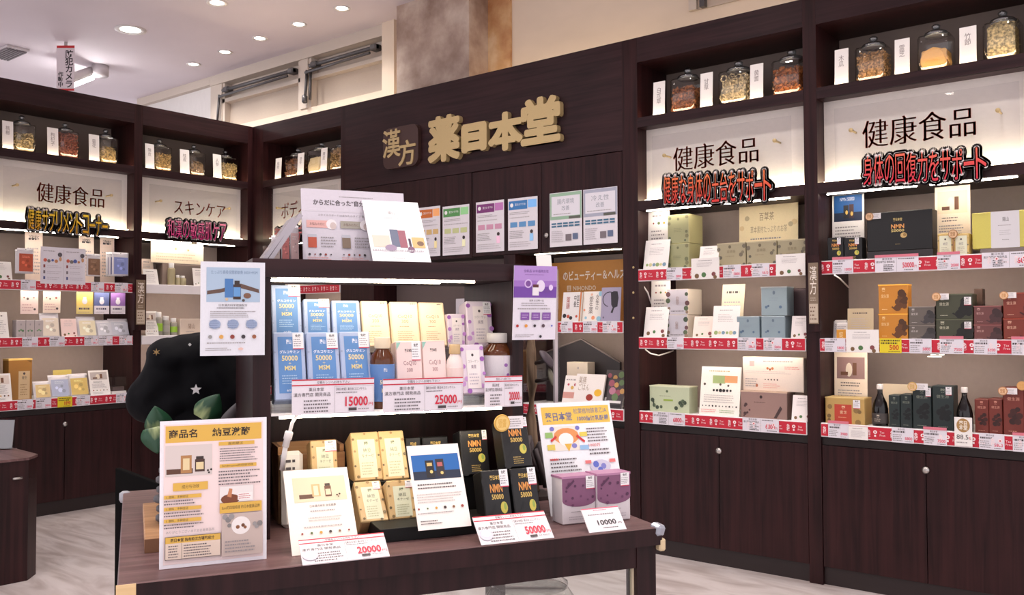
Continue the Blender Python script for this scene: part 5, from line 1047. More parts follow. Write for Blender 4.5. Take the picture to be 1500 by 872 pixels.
def tbottle(label, px, rpx, pt, v, zb, glass, capc, labc, draw=None, capw=.62, lh=(.1, .62)):
    u, zt = T.hit(px, pt, v); r = T.hit(px+rpx, pt, v)[0]-u; h = zt-zb
    e = empty('supplement_bottle', label, 'bottle', T, u, v, zb)
    bm = bmesh.new(); lathe(bm, [(r*.92, 0), (r, .02*h), (r, .66*h), (r*.9, .74*h), (r*capw*.92, .82*h), (r*capw*.9, .84*h)], 28); fin(bm, 'bottle_body', glass, e, True)
    bm = bmesh.new(); lathe(bm, [(r*capw, .84*h), (r*capw*1.04, .85*h), (r*capw*1.04, .985*h), (r*capw*.95, h)], 26); fin(bm, 'cap', mcol(capc, .35), e, True)
    bm = bmesh.new(); lathe(bm, [(r*1.008, lh[0]*h), (r*1.012, (lh[0]+.01)*h), (r*1.012, (lh[1]-.01)*h), (r*1.008, lh[1]*h)], 28); fin(bm, 'label_wrap', mcol(labc, .45), e, True)
    if draw:   # print curved round the label
        p = Print(r*1.7, (lh[1]-lh[0])*h); draw(p); o = p.build(e, 'label_print'); o.location = (0, 0, lh[0]*h)
        for vt in o.data.vertices:
            a = (vt.co.x-r*.85)/r; dpt_ = -vt.co.y+r*1.013; vt.co.x = dpt_*math.sin(a); vt.co.y = -dpt_*math.cos(a)
AMB = mcol((86, 44, 18), .12)
tbottle('brown glass bottle with a blue label beside the front blue boxes', 560, 17.5, 494, .275, SZ, AMB, (232, 214, 184), (92, 132, 190), lambda p: (p.t('陽山', .42, .1, .58, .2, (236, 240, 246), 'b'), p.t('50000', .25, .42, .75, .54, (236, 226, 190), 'b'), p.t('MSM', .33, .64, .68, .76, (236, 226, 190), 'b')))
tbottle('pale pink bottle with a gold cap beside the pink boxes', 666, 12, 504.5, .275, SZ, mcol((236, 220, 216), .3), (206, 176, 130), (236, 212, 206), lambda p: (p.t('CoQ10', .3, .42, .75, .52, (150, 104, 110)), p.L(.3, .6, .7, .8, 3, GREY)))
tbottle('large brown glass bottle with a white cap at the right of the upper shelf', 731, 26, 488, .315, SZ+.02, AMB, (206, 202, 198), (214, 208, 212), lh=(.02, .64), draw=lambda p: (p.r(.42, 0, .58, 1, (226, 216, 226)), p.blobs([(.48, .25), (.54, .5), (.5, .8), (.45, .65)], .06, [(150, 96, 170)]), p.t('美潤', .66, .25, .84, .4, GREY), p.L(.64, .5, .9, .85, 4, GREY)))
riser('small clear block under the large brown bottle', 710, 752, .275, .35, SZ, SZ+.0195)
# ---- price cards of the tower
def d_price(price):
    def d(p):
        rd = (196, 40, 62)
        p.r(0, 0, 1, .035, rd); p.r(0, .15, 1, .185, rd); p.t('空箱をレジへお持ち下さい', .3, .055, .7, .135, INKD); p.t('薬日本堂', .2, .24, .38, .34, INKD); p.t('漢方専門店 開発商品', .02, .38, .46, .49, INKD); p.L(.14, .56, .47, .96, 4, (110, 104, 108), .42)
        p.r(.51, .22, .99, .225, GREY); p.r(.51, .97, .99, .975, GREY); p.r(.51, .22, .513, .975, GREY); p.r(.987, .22, .99, .975, GREY); p.t('【薬日本堂】薬日本コエンザイム', .53, .26, .9, .34, INKD); p.L(.53, .37, .8, .43, 1, INKD)
        p.t(price, .64, .52, .92, .8, (206, 30, 62), 'b'); p.t('円', .93, .7, .98, .8, (206, 30, 62)); p.r(.68, .84, .78, .92, INKD); p.L(.8, .84, .96, .92, 1, GREY)
    return d
def vcard(label, px0, px1, pyt, pyb, v, price, lean=0):
    z = T.hit((px0+px1)/2, pyb, v)[1]; u, w, h = place(T, px0, px1, pyt, z, v, pyb)
    sheet('price_card', label, 'price card', upM(T, u, v, z, lean), w, h, d_price(price), (228, 222, 230), .002, 'large price cards')
vcard('large price card reading 15000 under the blue boxes', 427.5, 548, 555, 606.5, .236, '15000'); vcard('large price card reading 25000 under the pink boxes', 561, 678, 554, 603, .236, '25000'); vcard('small price card reading 20000 under the brown bottle', 710, 765, 551, 596, .236, '20000')
# ---- lower level on the table
RZ = TZ+.0305
r_ = box('display_riser', 0, .33, 0, .125, 0, .03, BLACK, None, .001); r_.matrix_world = upM(T, .535, .112, TZ+.0003); tag(r_, 'low black riser under the beige cartons', 'riser')
def d_nat(p):
    c_ = (206, 208, 182); p.r(.22, .16, .84, .94, c_); p.t('陽', .46, .21, .6, .28, (90, 100, 70), 'b'); p.t('納豆', .4, .34, .68, .43, (90, 96, 80)); p.t('キナーゼ', .34, .46, .76, .54, (110, 116, 96)); p.L(.3, .62, .76, .9, 5, (170, 172, 140), .4)
    p.blobs([(.08, .15), (.1, .4), (.07, .7), (.14, .92), (.92, .2), (.93, .5), (.9, .8), (.5, .05), (.75, .97)], .05, [(120, 98, 60), (150, 120, 76), (96, 84, 56)])
NC = (198, 166, 116)
for lb, BL, BR, TL, v, z, dep, st in (('beige carton, bottom left of the block of four', (529, 779), (570, 777), (517.4, 706), .20, RZ, .055, ((.66, .04, .92, .24),)), ('beige carton, bottom right of the block of four', (571.5, 779), (612, 776), (565, 704.5), .20, RZ, .055, ((.68, .04, .94, .22),)),
        ('beige carton, top left of the block of four', (520, 705), (561.5, 703), (512.5, 634), .31, None, .07, ()), ('beige carton, top right of the block of four', (562, 703.5), (600, 701), (553, 632), .31, None, .07, ())):
    tprod(lb, BL, BR, TL, v, dep, NC, d_nat, z, group='beige cartons', stickers=st)
za = T.hit(560, 704, .31)[1]; r_ = box('display_riser', 0, .2, 0, .1, 0, za-TZ-.001, BLACK, None, .001); r_.matrix_world = upM(T, T.hit(514, 704, .31)[0], .30, TZ+.0003); tag(r_, 'black step riser under the upper beige cartons', 'riser')
e = empty('wooden_crate', 'light wooden crate behind the white leaflet', 'crate', T, T.hit(408, 690, .40)[0], .40, TZ+.001); cw = T.hit(505, 690, .40)[0]-T.hit(408, 690, .40)[0]; chh = T.hit(450, 655, .40)[1]-TZ
box('front_board', 0, cw, 0, .012, 0, chh*.9, OAK, e); box('back_board', 0, cw, .11, .122, 0, chh, OAK, e); box('end_board', 0, .01, .0125, .1095, 0, chh, OAK, e); box('end_board', cw-.01, cw, .0125, .1095, 0, chh, OAK, e); box('bottom_board', .0105, cw-.0105, .0125, .1095, 0, .01, OAK, e)
tprod('beige carton standing at the crate behind the white leaflet', (457, 708), (496, 706), (454, 646), .33, .05, NC, d_nat, None, stickers=((.55, .02, .98, .28),), group='beige cartons')
r_ = box('display_riser', 0, .1, 0, .06, 0, T.hit(475, 707, .33)[1]-TZ-.001, BLACK, None, .001); r_.matrix_world = upM(T, T.hit(456, 707, .33)[0], .325, TZ+.0003); tag(r_, 'small black block under the carton by the crate', 'riser')
u, w, h = place(T, 414, 447, 662, T.hit(430, 700, .34)[1], .34, 700)
e = empty('sample_pack', 'white crumpled sample pack in front of the crate', 'pack', mat=upM(T, u, .34, TZ+.0005, 8)); bm = bmesh.new(); box_bm(bm, 0, w, 0, .03, 0, T.hit(430, 662, .34)[1]-TZ, .01); fin(bm, 'pack', mcol((232, 226, 220), .35), e); p = Print(w, .12); p.L(.2, .1, .8, .4, 2, INKD); p.build(e, loc=(0, -.001, .06))
def d_nf(p):
    p.r(.12, .1, .93, .4, (226, 204, 172)); p.r(.2, .31, .42, .36, (96, 64, 44)); p.r(.4, .19, .53, .34, (206, 172, 120)); p.r(.43, .21, .5, .33, (232, 216, 180)); p.r(.6, .22, .7, .35, (106, 70, 50)); p.r(.61, .19, .69, .22, (70, 56, 46)); p.r(.61, .26, .69, .33, (226, 204, 170)); p.blobs([(.78, .34), (.82, .33), (.8, .36)], .012, [(70, 52, 40)])
    p.t('日本漢方納豆 含有精華', .34, .44, .74, .47, INKD); p.L(.34, .5, .76, .53, 1, GREY); p.L(.3, .58, .8, .64, 2, (190, 180, 176)); p.L(.22, .68, .86, .72, 1, (180, 170, 168)); p.blobs([(.18+.14*i, .77) for i in range(6)], .018, BERRY)
tcard('leaflet', 'large white natto leaflet leaning at the left of the tower foot', (428, 815), (527, 806), (414.5, 690.5), TZ+.001, d_nf, (240, 230, 222), 'leaflet')
def d_nmf(p):
    p.r(.05, .12, .96, .42, (24, 96, 168)); p.r(.05, .32, .96, .42, (20, 36, 60)); p.r(.3, .19, .46, .4, (28, 24, 28)); p.r(.5, .18, .66, .39, (44, 36, 44)); p.r(.33, .22, .43, .26, (206, 176, 110)); p.r(.53, .22, .63, .27, (176, 90, 90)); p.e(.4, .33, .03, .02, (214, 196, 120)); p.e(.6, .35, .03, .02, (214, 196, 120))
    p.L(.1, .46, .92, .54, 2, INKD); p.L(.06, .58, .95, .7, 4, (186, 178, 176)); p.blobs([(.06+.165*i, .76) for i in range(6)], .022, BERRY); p.L(.03, .8, .95, .83, 1, GREY); p.L(.06, .89, .5, .95, 2, INKD, .35)
tcard('leaflet', 'white leaflet with a deep blue picture leaning before the black boxes', (613, 778), (690.7, 772), (595.6, 654), RZ, d_nmf, (240, 232, 226), 'leaflet')
NB_ = (14, 13, 15)
for i, (BL, BR, TL) in enumerate((((597, 716), (619, 715), (594, 642)), ((621, 715), (659, 713), (618.5, 641)))):
    tprod(('black box peeking out behind the blue picture leaflet, left', 'black box peeking out behind the blue picture leaflet, right')[i], BL, BR, TL, .36, .05, NB_, d_nmn, None, group='black supplement boxes')
for lb, BL, BR, TL, v, z, dep, st in (('black supplement box, top left of four', (679, 696), (719, 694.5), (673, 631), .29, None, .06, ((.8, .02, .97, .24),)), ('black supplement box, top right of four under the gold seal', (741, 685.5), (781, 683.5), (731, 613), .186, None, .058, ((.8, .0, .98, .2),)),
        ('black supplement box, bottom left of four', (714, 767), (753.5, 765), (704, 690), .122, TZ+.001, .06, ((.66, .0, .98, .3),)), ('black supplement box, bottom right of four', (757.5, 764), (795, 762), (746.5, 687), .122, TZ+.001, .06, ((.66, .0, .98, .3),))):
    tprod(lb, BL, BR, TL, v, dep, NB_, d_nmn, z, group='black supplement boxes', stickers=st)
for pa, pb, py, v, lb in ((594, 659, 715, .36, 'black step riser behind the blue picture leaflet'), (680, 719, 696, .30, 'black step riser under the top left black box'), (742, 781, 685, .19, 'black step riser under the top right black box')):
    ua_ = T.hit(pa, py, v)[0]; ub_ = T.hit(pb, py, v)[0]; za = T.hit((pa+pb)/2, py, v)[1]
    r_ = box('display_riser', 0, ub_-ua_, 0, .05, 0, za-TZ-.004, BLACK, None, .001); r_.matrix_world = upM(T, ua_, v, TZ+.0003); tag(r_, lb, 'riser')
medal(T, 735, 620, 11.5, .176, 'gold seal with label card on the top right black box', 1.9, (222, 176, 84), (236, 200, 120))
def tprice(lb, BL, BR, TL, price, small=False):
    M, w, h = tfr(BL, BR, TL, TZ+.001)
    def d(p):
        if small: p.r(0, 0, 1, .04, (214, 96, 120)); p.L(.3, .06, .8, .14, 1, (214, 96, 120)); p.L(.12, .22, .85, .34, 1, GREY); p.t(price, .3, .52, .8, .74, (60, 54, 58), 'b'); p.t('円', .84, .66, .93, .74, INKD); p.L(.4, .82, .9, .9, 1, INKD); return
        d_price(price)(p); p.e(.1, .68, .09, .2, (206, 200, 212)); p.e(.1, .64, .06, .12, (236, 226, 226))
    sheet('price_card', lb, 'price card', M, w, h, d, (232, 226, 230), .003, 'table price cards')
tprice('wide price card reading 20000 before the natto leaflet', (443.5, 828), (571, 812.5), (437, 792), '20000'); tprice('wide price card reading 50000 before the black boxes', (705.5, 799), (812, 786.5), (692, 758), '50000'); tprice('small price card reading 10000 before the purple boxes', (863.6, 781), (918, 774.5), (851, 746.5), '10000', True)
def d_pur(p):
    p.r(0, 0, 1, .5, (128, 80, 112)); p.e(.5, .5, .5, .14, (128, 80, 112), 24); p.blobs([(.12, .3), (.2, .15), (.3, .45), (.1, .5), (.38, .2), (.55, .42), (.85, .15), (.75, .5), (.9, .45), (.3, .6), (.62, .2)], .04, [(84, 44, 76), (104, 58, 92)]); p.poly([(.1, .22), (.34, .06), (.36, .1), (.13, .26)], (84, 44, 76)); p.L(.25, .72, .8, .76, 1, GREY); p.L(.18, .82, .85, .92, 2, (176, 168, 176))
for i, (BL, BR, TL) in enumerate((((824.5, 770), (873.7, 765), (823, 700)), ((875.7, 766), (924, 761.5), (874.4, 695.5)))):
    M, w, h = tfr(BL, BR, TL, TZ+.001); carton('product_box', ('purple and white box, left of the pair on the table corner', 'purple and white box, right of the pair on the table corner')[i], M, w, .06, h, (214, 206, 210), d_pur, 'purple and white boxes', lid=(176, 124, 158), stickers=((.7, .0, .96, .28),))
def d_yel4(p):
    p.r(.05, .04, .97, .2, (232, 192, 84)); p.t('薬日本堂', .09, .09, .45, .17, (110, 110, 140), 'b'); p.t('松葉植物酵素乙IA', .48, .06, .94, .11, (120, 120, 150)); p.t('1000億個乳酸菌', .52, .13, .95, .18, (120, 120, 150), 'b')
    p.r(.14, .22, .5, .44, (236, 226, 214)); p.e(.34, .31, .17, .075, (226, 150, 90)); p.e(.33, .34, .1, .06, (244, 240, 236)); p.poly([(.3, .38), (.4, .38), (.35, .45)], (226, 180, 70)); p.e(.16, .24, .03, .02, (120, 120, 196)); p.e(.5, .24, .03, .02, (120, 120, 196)); p.e(.43, .4, .035, .022, (130, 130, 196)); p.r(.06, .27, .16, .32, (150, 190, 110)); p.r(.07, .38, .17, .43, (222, 200, 90)); p.r(.52, .28, .62, .32, (226, 206, 90)); p.poly([(.12, .34), (.2, .3), (.21, .32), (.13, .36)], (206, 50, 50)); p.poly([(.48, .3), (.58, .36), (.57, .38), (.47, .32)], (206, 50, 50)); p.r(.5, .4, .62, .44, (150, 190, 226))
    p.L(.62, .24, .95, .38, 5, (100, 92, 96), .4); p.t('1000万', .62, .39, .78, .42, (206, 60, 60)); p.L(.62, .43, .94, .5, 2, (100, 92, 96), .4)
    p.L(.08, .5, .48, .8, 9, (100, 92, 96), .4); p.L(.08, .5, .2, .53, 1, (206, 60, 60), .6); p.e(.74, .6, .14, .06, (206, 200, 220)); p.blobs([(.68, .58), (.78, .6), (.73, .63)], .035, [(96, 110, 196), (130, 130, 200)]); p.r(.54, .54, .62, .57, (226, 120, 120)); p.r(.87, .54, .95, .57, (226, 120, 120)); p.L(.6, .68, .9, .72, 1, (206, 90, 90)); p.r(.08, .82, .5, .98, (120, 180, 220)); p.L(.1, .84, .46, .96, 3, (236, 240, 246))
tcard('info_sheet', 'white sheet with yellow heading and cartoon diagrams behind the purple boxes', (807, 757), (917, 747), (785.4, 591.4), TZ+.001, d_yel4, (240, 240, 244), 'sheet')
def d_left4(p):
    y = (220, 176, 78)
    p.r(.035, .025, .965, .975, (238, 218, 216)); p.r(.05, .035, .95, .15, y); p.t('商品名', .08, .06, .34, .12, (50, 36, 24), 'b'); p.t('納豆激酶', .48, .06, .84, .12, (50, 36, 24), 'b')
    p.r(.05, .17, .48, .38, (214, 202, 198)); p.r(.06, .33, .3, .365, (90, 56, 40)); p.r(.19, .24, .29, .36, (176, 128, 80)); p.r(.21, .26, .27, .34, (226, 206, 160)); p.r(.32, .27, .41, .355, (70, 44, 36)); p.r(.33, .25, .4, .27, (50, 36, 32)); p.r(.33, .29, .4, .34, (226, 206, 160)); p.blobs([(.44, .35), (.47, .345), (.45, .365)], .012, [(50, 40, 36)])
    p.r(.12, .425, .44, .48, y); p.t('成分与功效', .2, .44, .36, .465, (70, 50, 24)); p.r(.54, .16, .88, .185, y); p.t('服用建议', .63, .163, .77, .182, (70, 50, 24)); p.L(.55, .2, .94, .3, 6, (100, 92, 96), .38); p.r(.55, .315, .9, .34, y); p.t('Sunderzyme的双倍功效', .57, .318, .87, .337, (70, 50, 24)); p.L(.54, .355, .95, .465, 5, (100, 92, 96), .4)
    p.r(.55, .47, .87, .58, (232, 226, 224)); p.e(.65, .56, .09, .035, (120, 64, 36)); p.poly([(.62, .54), (.64, .485), (.67, .49), (.66, .55)], (196, 130, 90)); p.r(.72, .52, .86, .57, (240, 236, 234)); p.L(.73, .525, .85, .565, 3, (190, 60, 60)); p.r(.55, .585, .95, .655, y); p.t('Sunt的四個檢證 的日本健康品牌', .57, .605, .93, .63, (70, 50, 24))
    for q in range(3): p.r(.04, .505+.08*q, .38, .53+.08*q, y); p.t('1. 原料，多种验证', .06, .508+.08*q, .26, .527+.08*q, (70, 50, 24)); p.L(.04, .535+.08*q, .4, .575+.08*q, 2, (100, 92, 96), .4)
    p.t('ありがとうございます太名産商品百', .06, .745, .5, .765, GREY); p.r(.05, .785, .56, .94, (60, 48, 40)); p.r(.054, .788, .556, .937, (226, 206, 190)); p.r(.054, .788, .556, .83, y); p.t('药日本堂 独有的汉方辅助成分', .1, .797, .5, .822, (60, 40, 24), 'b'); p.L(.08, .84, .18, .93, 5, (100, 92, 96), .4); p.L(.22, .84, .5, .93, 5, (100, 92, 96), .4); p.r(.2, .83, .203, .937, (60, 48, 40))
    p.r(.57, .66, .955, .95, (196, 178, 170)); p.e(.75, .745, .09, .062, (236, 230, 228), 20); p.blobs([(.72, .755), (.77, .745), (.79, .76)], .02, [(140, 90, 60), (110, 66, 40)]); p.blobs([(.6, .68), (.63, .7), (.66, .68), (.64, .74), (.9, .76), (.93, .74), (.88, .74)], .025, [(150, 146, 146), (130, 126, 126)]); p.L(.6, .84, .9, .93, 4, GREY, .4)
e = tcard('info_sheet', 'framed yellow headed product sheet standing at the front left of the table', (233, 835), (390.5, 822), (234.4, 617.8), TZ+.001, d_left4, (236, 234, 240), 'sheet')
# ---- sheets fixed to the tower
def d_bl(p):
    p.r(.09, .06, .92, .43, (168, 190, 212)); p.t('たっぷり高吸収関節軟骨 300X+MSM', .16, .09, .88, .13, (110, 130, 160)); p.poly([(.1, .31), (.3, .29), (.62, .23), (.9, .29), (.91, .33), (.62, .28), (.3, .33), (.1, .35)], (96, 72, 62)); p.r(.37, .18, .5, .38, (70, 120, 180)); p.r(.5, .24, .62, .4, (60, 40, 34)); p.r(.505, .27, .615, .37, (96, 150, 206)); p.r(.52, .2, .6, .24, (50, 40, 38)); p.e(.72, .36, .06, .03, (120, 84, 66)); p.blobs([(.4, .4), (.66, .41)], .02, [(206, 180, 150), (80, 70, 66)])
    p.t('日本漢方科学理論配方', .28, .45, .72, .475, INKD); p.L(.25, .485, .75, .5, 1, INKD, .7); p.L(.15, .52, .85, .6, 4, GREY, .4)
    for x in (.22, .5, .79): p.e(x, .665, .09, .05, (150, 166, 196)); p.L(x-.08, .62, x+.08, .71, 4, (110, 124, 156), .4)
    p.blobs([(.15+.17*i, .8) for i in range(5)], .035, [(150, 150, 150), (214, 160, 80), (140, 60, 50), (60, 54, 60), (150, 90, 60)]); p.L(.1, .85, .9, .88, 1, GREY); p.L(.08, .91, .5, .95, 2, GREY); p.e(.62, .93, .04, .015, (226, 190, 180))
z = T.hit(340, 521, .238)[1]; u, w, h = place(T, 293.5, 388, 384, z, .238, 521); sheet('info_sheet', 'white sheet with a pale blue bottle picture at the tower left side', 'sheet', upM(T, u, .238, z), w, h, d_bl, (224, 226, 234), .002)
def d_pu(p):
    p.r(0, 0, 1, .2, (176, 140, 206)); p.r(0, .2, 1, .43, (156, 112, 192)); p.r(0, .28, 1, .43, (112, 66, 160)); p.t('全新品 50年植物女性', .22, .05, .8, .09, (120, 84, 150)); p.L(.25, .11, .8, .13, 1, (140, 104, 170)); p.e(.33, .24, .09, .06, (206, 180, 226)); p.e(.33, .24, .06, .04, (120, 74, 150)); p.e(.62, .27, .1, .08, (226, 214, 236)); p.r(.43, .28, .58, .4, (230, 226, 232)); p.r(.44, .25, .57, .29, (90, 40, 40)); p.e(.78, .33, .07, .03, (110, 66, 150)); p.e(.86, .29, .05, .04, (226, 206, 240))
    p.t('健美 女活明一品', .36, .455, .7, .48, INKD); p.L(.18, .49, .85, .55, 2, GREY); p.L(.1, .56, .9, .6, 1, GREY)
    for q in range(3): p.r(.17+.25*q, .63, .37+.25*q, .73, (128, 82, 160)); p.L(.2+.25*q, .65, .35+.25*q, .71, 2, (200, 176, 220))
    p.blobs([(.1+.2*i, .81) for i in range(5)], .03, [(170, 40, 40), (222, 150, 60), (60, 50, 56), (90, 70, 80), (100, 110, 190)]); p.L(.05, .92, .55, .97, 2, GREY); p.e(.64, .955, .03, .02, (40, 36, 40))
M, w, h = sheet_frame((750.4, 497), (813, 498.6), (753.4, 389), None, .236, T); sheet('info_sheet', 'purple and white sheet fixed at the tower right side', 'sheet', M, w, h, d_pu, (226, 222, 232), .002)
# ---- acrylic case with driftwood and fungus right of the tower
ua_, ub_ = T.hit(768, 560, .40)[0], T.hit(819, 560, .40)[0]
e = empty('acrylic_case', 'tall clear acrylic case right of the tower', 'case', T, ua_+.003, .40, TZ+.001); cw = ub_-ua_; ch_ = T.hit(815, 395, .40)[1]-TZ
box('side_sheet', cw-.004, cw, .0045, .3, 0, ch_, ACRYL, e); box('back_sheet', 0, cw-.0045, .296, .3, 0, ch_, ACRYL, e); box('base', .0, cw-.0045, .0045, .2955, 0, .01, mcol((60, 50, 48), .4), e); box('corner_post', cw-.014, cw-.0045, .0045, .015, .0105, ch_, mcol((196, 184, 186), .2), e)
c_ = T.P(ua_+.03, .36, TZ+.012)
e = empty('driftwood', 'grey brown driftwood trunk with dark fungus inside the acrylic case', 'driftwood', T, T.hit(779, 560, .5)[0], .50, TZ+.012)
tubeobj('trunk', [(0, 0, 0), (.003, 0, .1), (-.002, .004, .2), (.002, .002, .3), (-.002, 0, .4), (0, 0, .52)], [.022, .018, .016, .015, .0145, .014], BARK, e, 12)
ud = T.hit(779, 560, .5)[0]
for px, py, tilt, nm, sc in ((800, 527, .75, 0, .62), (806, 553, 1.25, 1, .5)):
    x = T.hit(px, py, .46)[0]-ud; z = T.hit(px, py, .46)[1]-TZ-.012
    bm = bmesh.new(); lathe(bm, [(.004, -.012), (.03, -.004), (.052, .004), (.046, .012), (.02, .017), (.002, .018)], 18); bmesh.ops.scale(bm, verts=bm.verts, vec=(sc, sc*.8, sc)); o = fin(bm, 'fungus_cap', mcol(((84, 72, 80), (120, 116, 100))[nm], .5), e, True); o.location = (x, -.04, z); o.rotation_euler = (.7, tilt, 0)
    tubeobj('fungus_stem', [(.006, -.004, z-.012), (x*.5, -.03, z-.008), (x, -.038, z-.002)], .006, mcol((46, 34, 34), .5), e)
bm = bmesh.new(); rnd = random.Random(5)
for k in range(26):
    a = rnd.uniform(0, 6.28); rr_ = rnd.uniform(.015, .035); tube(bm, [(0, 0, rnd.uniform(.1, .18)), (rr_*math.cos(a), rr_*math.sin(a)*.8, rnd.uniform(.05, .14)), (rr_*1.3*math.cos(a+.6), rr_*math.sin(a+.6), rnd.uniform(.0, .1))], .008, 6)
fin(bm, 'roots', mcol((96, 86, 88), .7), e, True)
u, z = T.hit(786, 391, .39); e = empty('leaflet', 'blank white card sticking up above the purple sheet', 'leaflet', mat=upM(T, u, .375, T.hit(800, 396, .375)[1]-.06, 10)); box('paper', 0, .045, 0, .0015, 0, .105, PAPER, e); box('paper_back', .002, .047, .003, .0045, 0, .104, PAPER, e)
# ---- things on the tower top
def d_top(p):
    p.L(.36, .08, .7, .11, 1, GREY); p.t('からだに合った“自分に合う”', .11, .14, .78, .22, INKD, 'b'); p.r(0, .3, 1, .305, (214, 208, 214)); p.t('スタイルスタートはあなたのタイプ 選ぶコンパス', .15, .34, .72, .37, GREY)
    for k, c_, c2 in ((.04, (226, 176, 170), (190, 84, 60)), (.36, (164, 158, 146), (130, 112, 96)), (.68, (176, 176, 196), (96, 108, 160))):
        p.r(k, .43, k+.2, .53, c_); p.t('お悩みの方に', k+.03, .46, k+.17, .5, (110, 80, 76)); p.e(k+.235, .48, .05, .07, (236, 230, 232), 16); p.e(k+.25, .5, .03, .05, (206, 190, 186)); p.r(k+.01, .62, k+.09, .66, (190, 190, 200)); p.r(k+.01, .66, k+.09, .8, c2); p.L(k+.13, .64, k+.28, .8, 4, GREY, .4); p.blobs([(k+.02+.05*i, .89) for i in range(5)], .01, [(60, 54, 56), (150, 60, 50)]); p.L(k+.0, .92, k+.27, .97, 2, (214, 150, 150), .4)
def d_wh(p):
    p.t('陽山', .42, .17, .53, .23, (150, 140, 140)); p.L(.32, .28, .66, .3, 1, GREY); p.r(.06, .58, .36, .77, (214, 200, 186)); p.r(.38, .48, .52, .76, (96, 104, 128)); p.r(.52, .49, .65, .77, (150, 84, 100)); p.r(.68, .62, .72, .8, (60, 46, 70)); p.e(.7, .8, .06, .05, (120, 80, 110)); p.r(.74, .6, .96, .77, (214, 176, 116)); p.e(.88, .7, .06, .04, (120, 90, 70)); p.L(.03, .8, .97, .84, 1, (190, 184, 190), .7); p.e(.35, .78, .1, .05, (150, 130, 156)); p.L(.35, .93, .6, .95, 1, GREY)
M, w, h = sheet_frame((444.4, 381), (597, 386), (440.7, 275.6), ZT1+.001, .36, T); e = sheet('info_board', 'pale board with a handwritten style heading on top of the tower', 'board', M, w, h, d_top, (212, 206, 216), .006, body='board')
M, w, h = sheet_frame((546.7, 383), (632, 385), (530, 293), ZT1+.001, .275, T); sheet('leaflet', 'white leaflet with a product picture leaning on the tower top', 'leaflet', M, w, h, d_wh, (244, 244, 246), .003)
e = empty('leaflet_stand', 'clear tilted leaflet stand at the left end of the tower top', 'stand', T, 0, .30, 0)
for k in range(2):
    a_, b_ = T.hit(383+k*9, 379, .30), T.hit(428+k*11, 318-k*6, .30)
    dx, dz = b_[0]-a_[0], b_[1]-(ZT1+.001); n = Vector((dx, 0, dz)).normalized(); pr = Vector((-n.z, 0, n.x))*.011
    bm = bmesh.new(); f0 = [bm.verts.new((x, y, z)) for y in (0, .09) for x, z in ((a_[0], ZT1+.001), (a_[0]+.012, ZT1+.001), (b_[0]+.008, b_[1]-.006), (b_[0], b_[1]))]
    for f in ((0, 1, 2, 3), (7, 6, 5, 4), (0, 4, 5, 1), (1, 5, 6, 2), (2, 6, 7, 3), (3, 7, 4, 0)): bm.faces.new([f0[i] for i in f])
    fin(bm, 'stand_plate', mcol((176, 170, 178), .2), e)
for i, (a, b_, t, c_) in enumerate(((398, 410, 345, (226, 206, 196)), (412, 424, 338, (206, 120, 116)), (425, 438, 330, (226, 190, 186)))):
    pouch(T, a, b_, t, 380, .40, ('cream sachet behind the tilted stand on the tower top', 'red sachet behind the tilted stand on the tower top', 'pink sachet behind the tilted stand on the tower top')[i], None, c_, 6, ZT1+.001, .012)
# ---- cable with connector below the upper shelf
o = tubeobj('power_cable', [T.P(T.hit(436, 607, .24)[0], .245, T.hit(436, 607, .24)[1]), T.P(T.hit(428, 620, .235)[0], .235, T.hit(428, 620, .235)[1]), T.P(T.hit(424, 635, .23)[0], .23, T.hit(424, 635, .23)[1])], .004, WHITE); tag(o, 'white cable dropping from the upper shelf of the tower', 'cable')
bm = bmesh.new(); a_ = T.P(T.hit(424, 632, .23)[0], .23, T.hit(424, 632, .23)[1]); b_ = T.P(T.hit(418, 655, .23)[0], .23, T.hit(418, 655, .23)[1]); c2 = T.P(T.hit(413, 688, .25)[0], .25, T.hit(413, 688, .25)[1])
tube(bm, [a_, a_.lerp(b_, .1), a_.lerp(b_, .5), a_.lerp(b_, .55), b_], [.008, .0095, .0095, .0075, .008], 8); tube(bm, [b_, b_.lerp(c2, .5), c2], .006, 8); o = fin(bm, 'cable_connector', WHITE, None, True); tag(o, 'white inline connector on the tower cable', 'connector')
# ================================================================== back left of the table: bag, plant, tray
def blob(parts, vox, seed, amp):
    bm = bmesh.new()
    for c_, s_ in parts:
        r = bmesh.ops.create_icosphere(bm, subdivisions=3, radius=1); bmesh.ops.scale(bm, verts=r['verts'], vec=s_); bmesh.ops.translate(bm, verts=r['verts'], vec=c_)
    return bm
def TP(px, py, v): u, z = T.hit(px, py, v); return Vector((u, v, z))
e = empty('fabric_bag', 'slouching black fabric bag with gold emblem and silver star behind the product sheet', 'bag', T, 0, 0, 0)
vb = .78
parts = []
for px, py, rx, rz in ((245, 570, 48, 52), (300, 560, 62, 66), (285, 520, 48, 30), (325, 590, 44, 60), (218, 585, 32, 40), (290, 640, 62, 66), (300, 700, 58, 50), (250, 525, 34, 26)):
    c_ = TP(px, py, vb); s_ = (T.hit(px+rx, py, vb)[0]-c_.x, .085, c_.z-T.hit(px, py+rz, vb)[1])
    if c_.z-s_[2] < TZ+.002: s_ = (s_[0], s_[1], c_.z-TZ-.002)
    parts.append((c_, s_))
bm = blob(parts, .01, 1, .02); o = fin(bm, 'bag_body', None, e)
m_, nt, b = newmat('black_fabric'); b.inputs['Base Color'].default_value = lin((9, 9, 13)); b.inputs['Roughness'].default_value = .75; b.inputs['Specular IOR Level'].default_value = .1
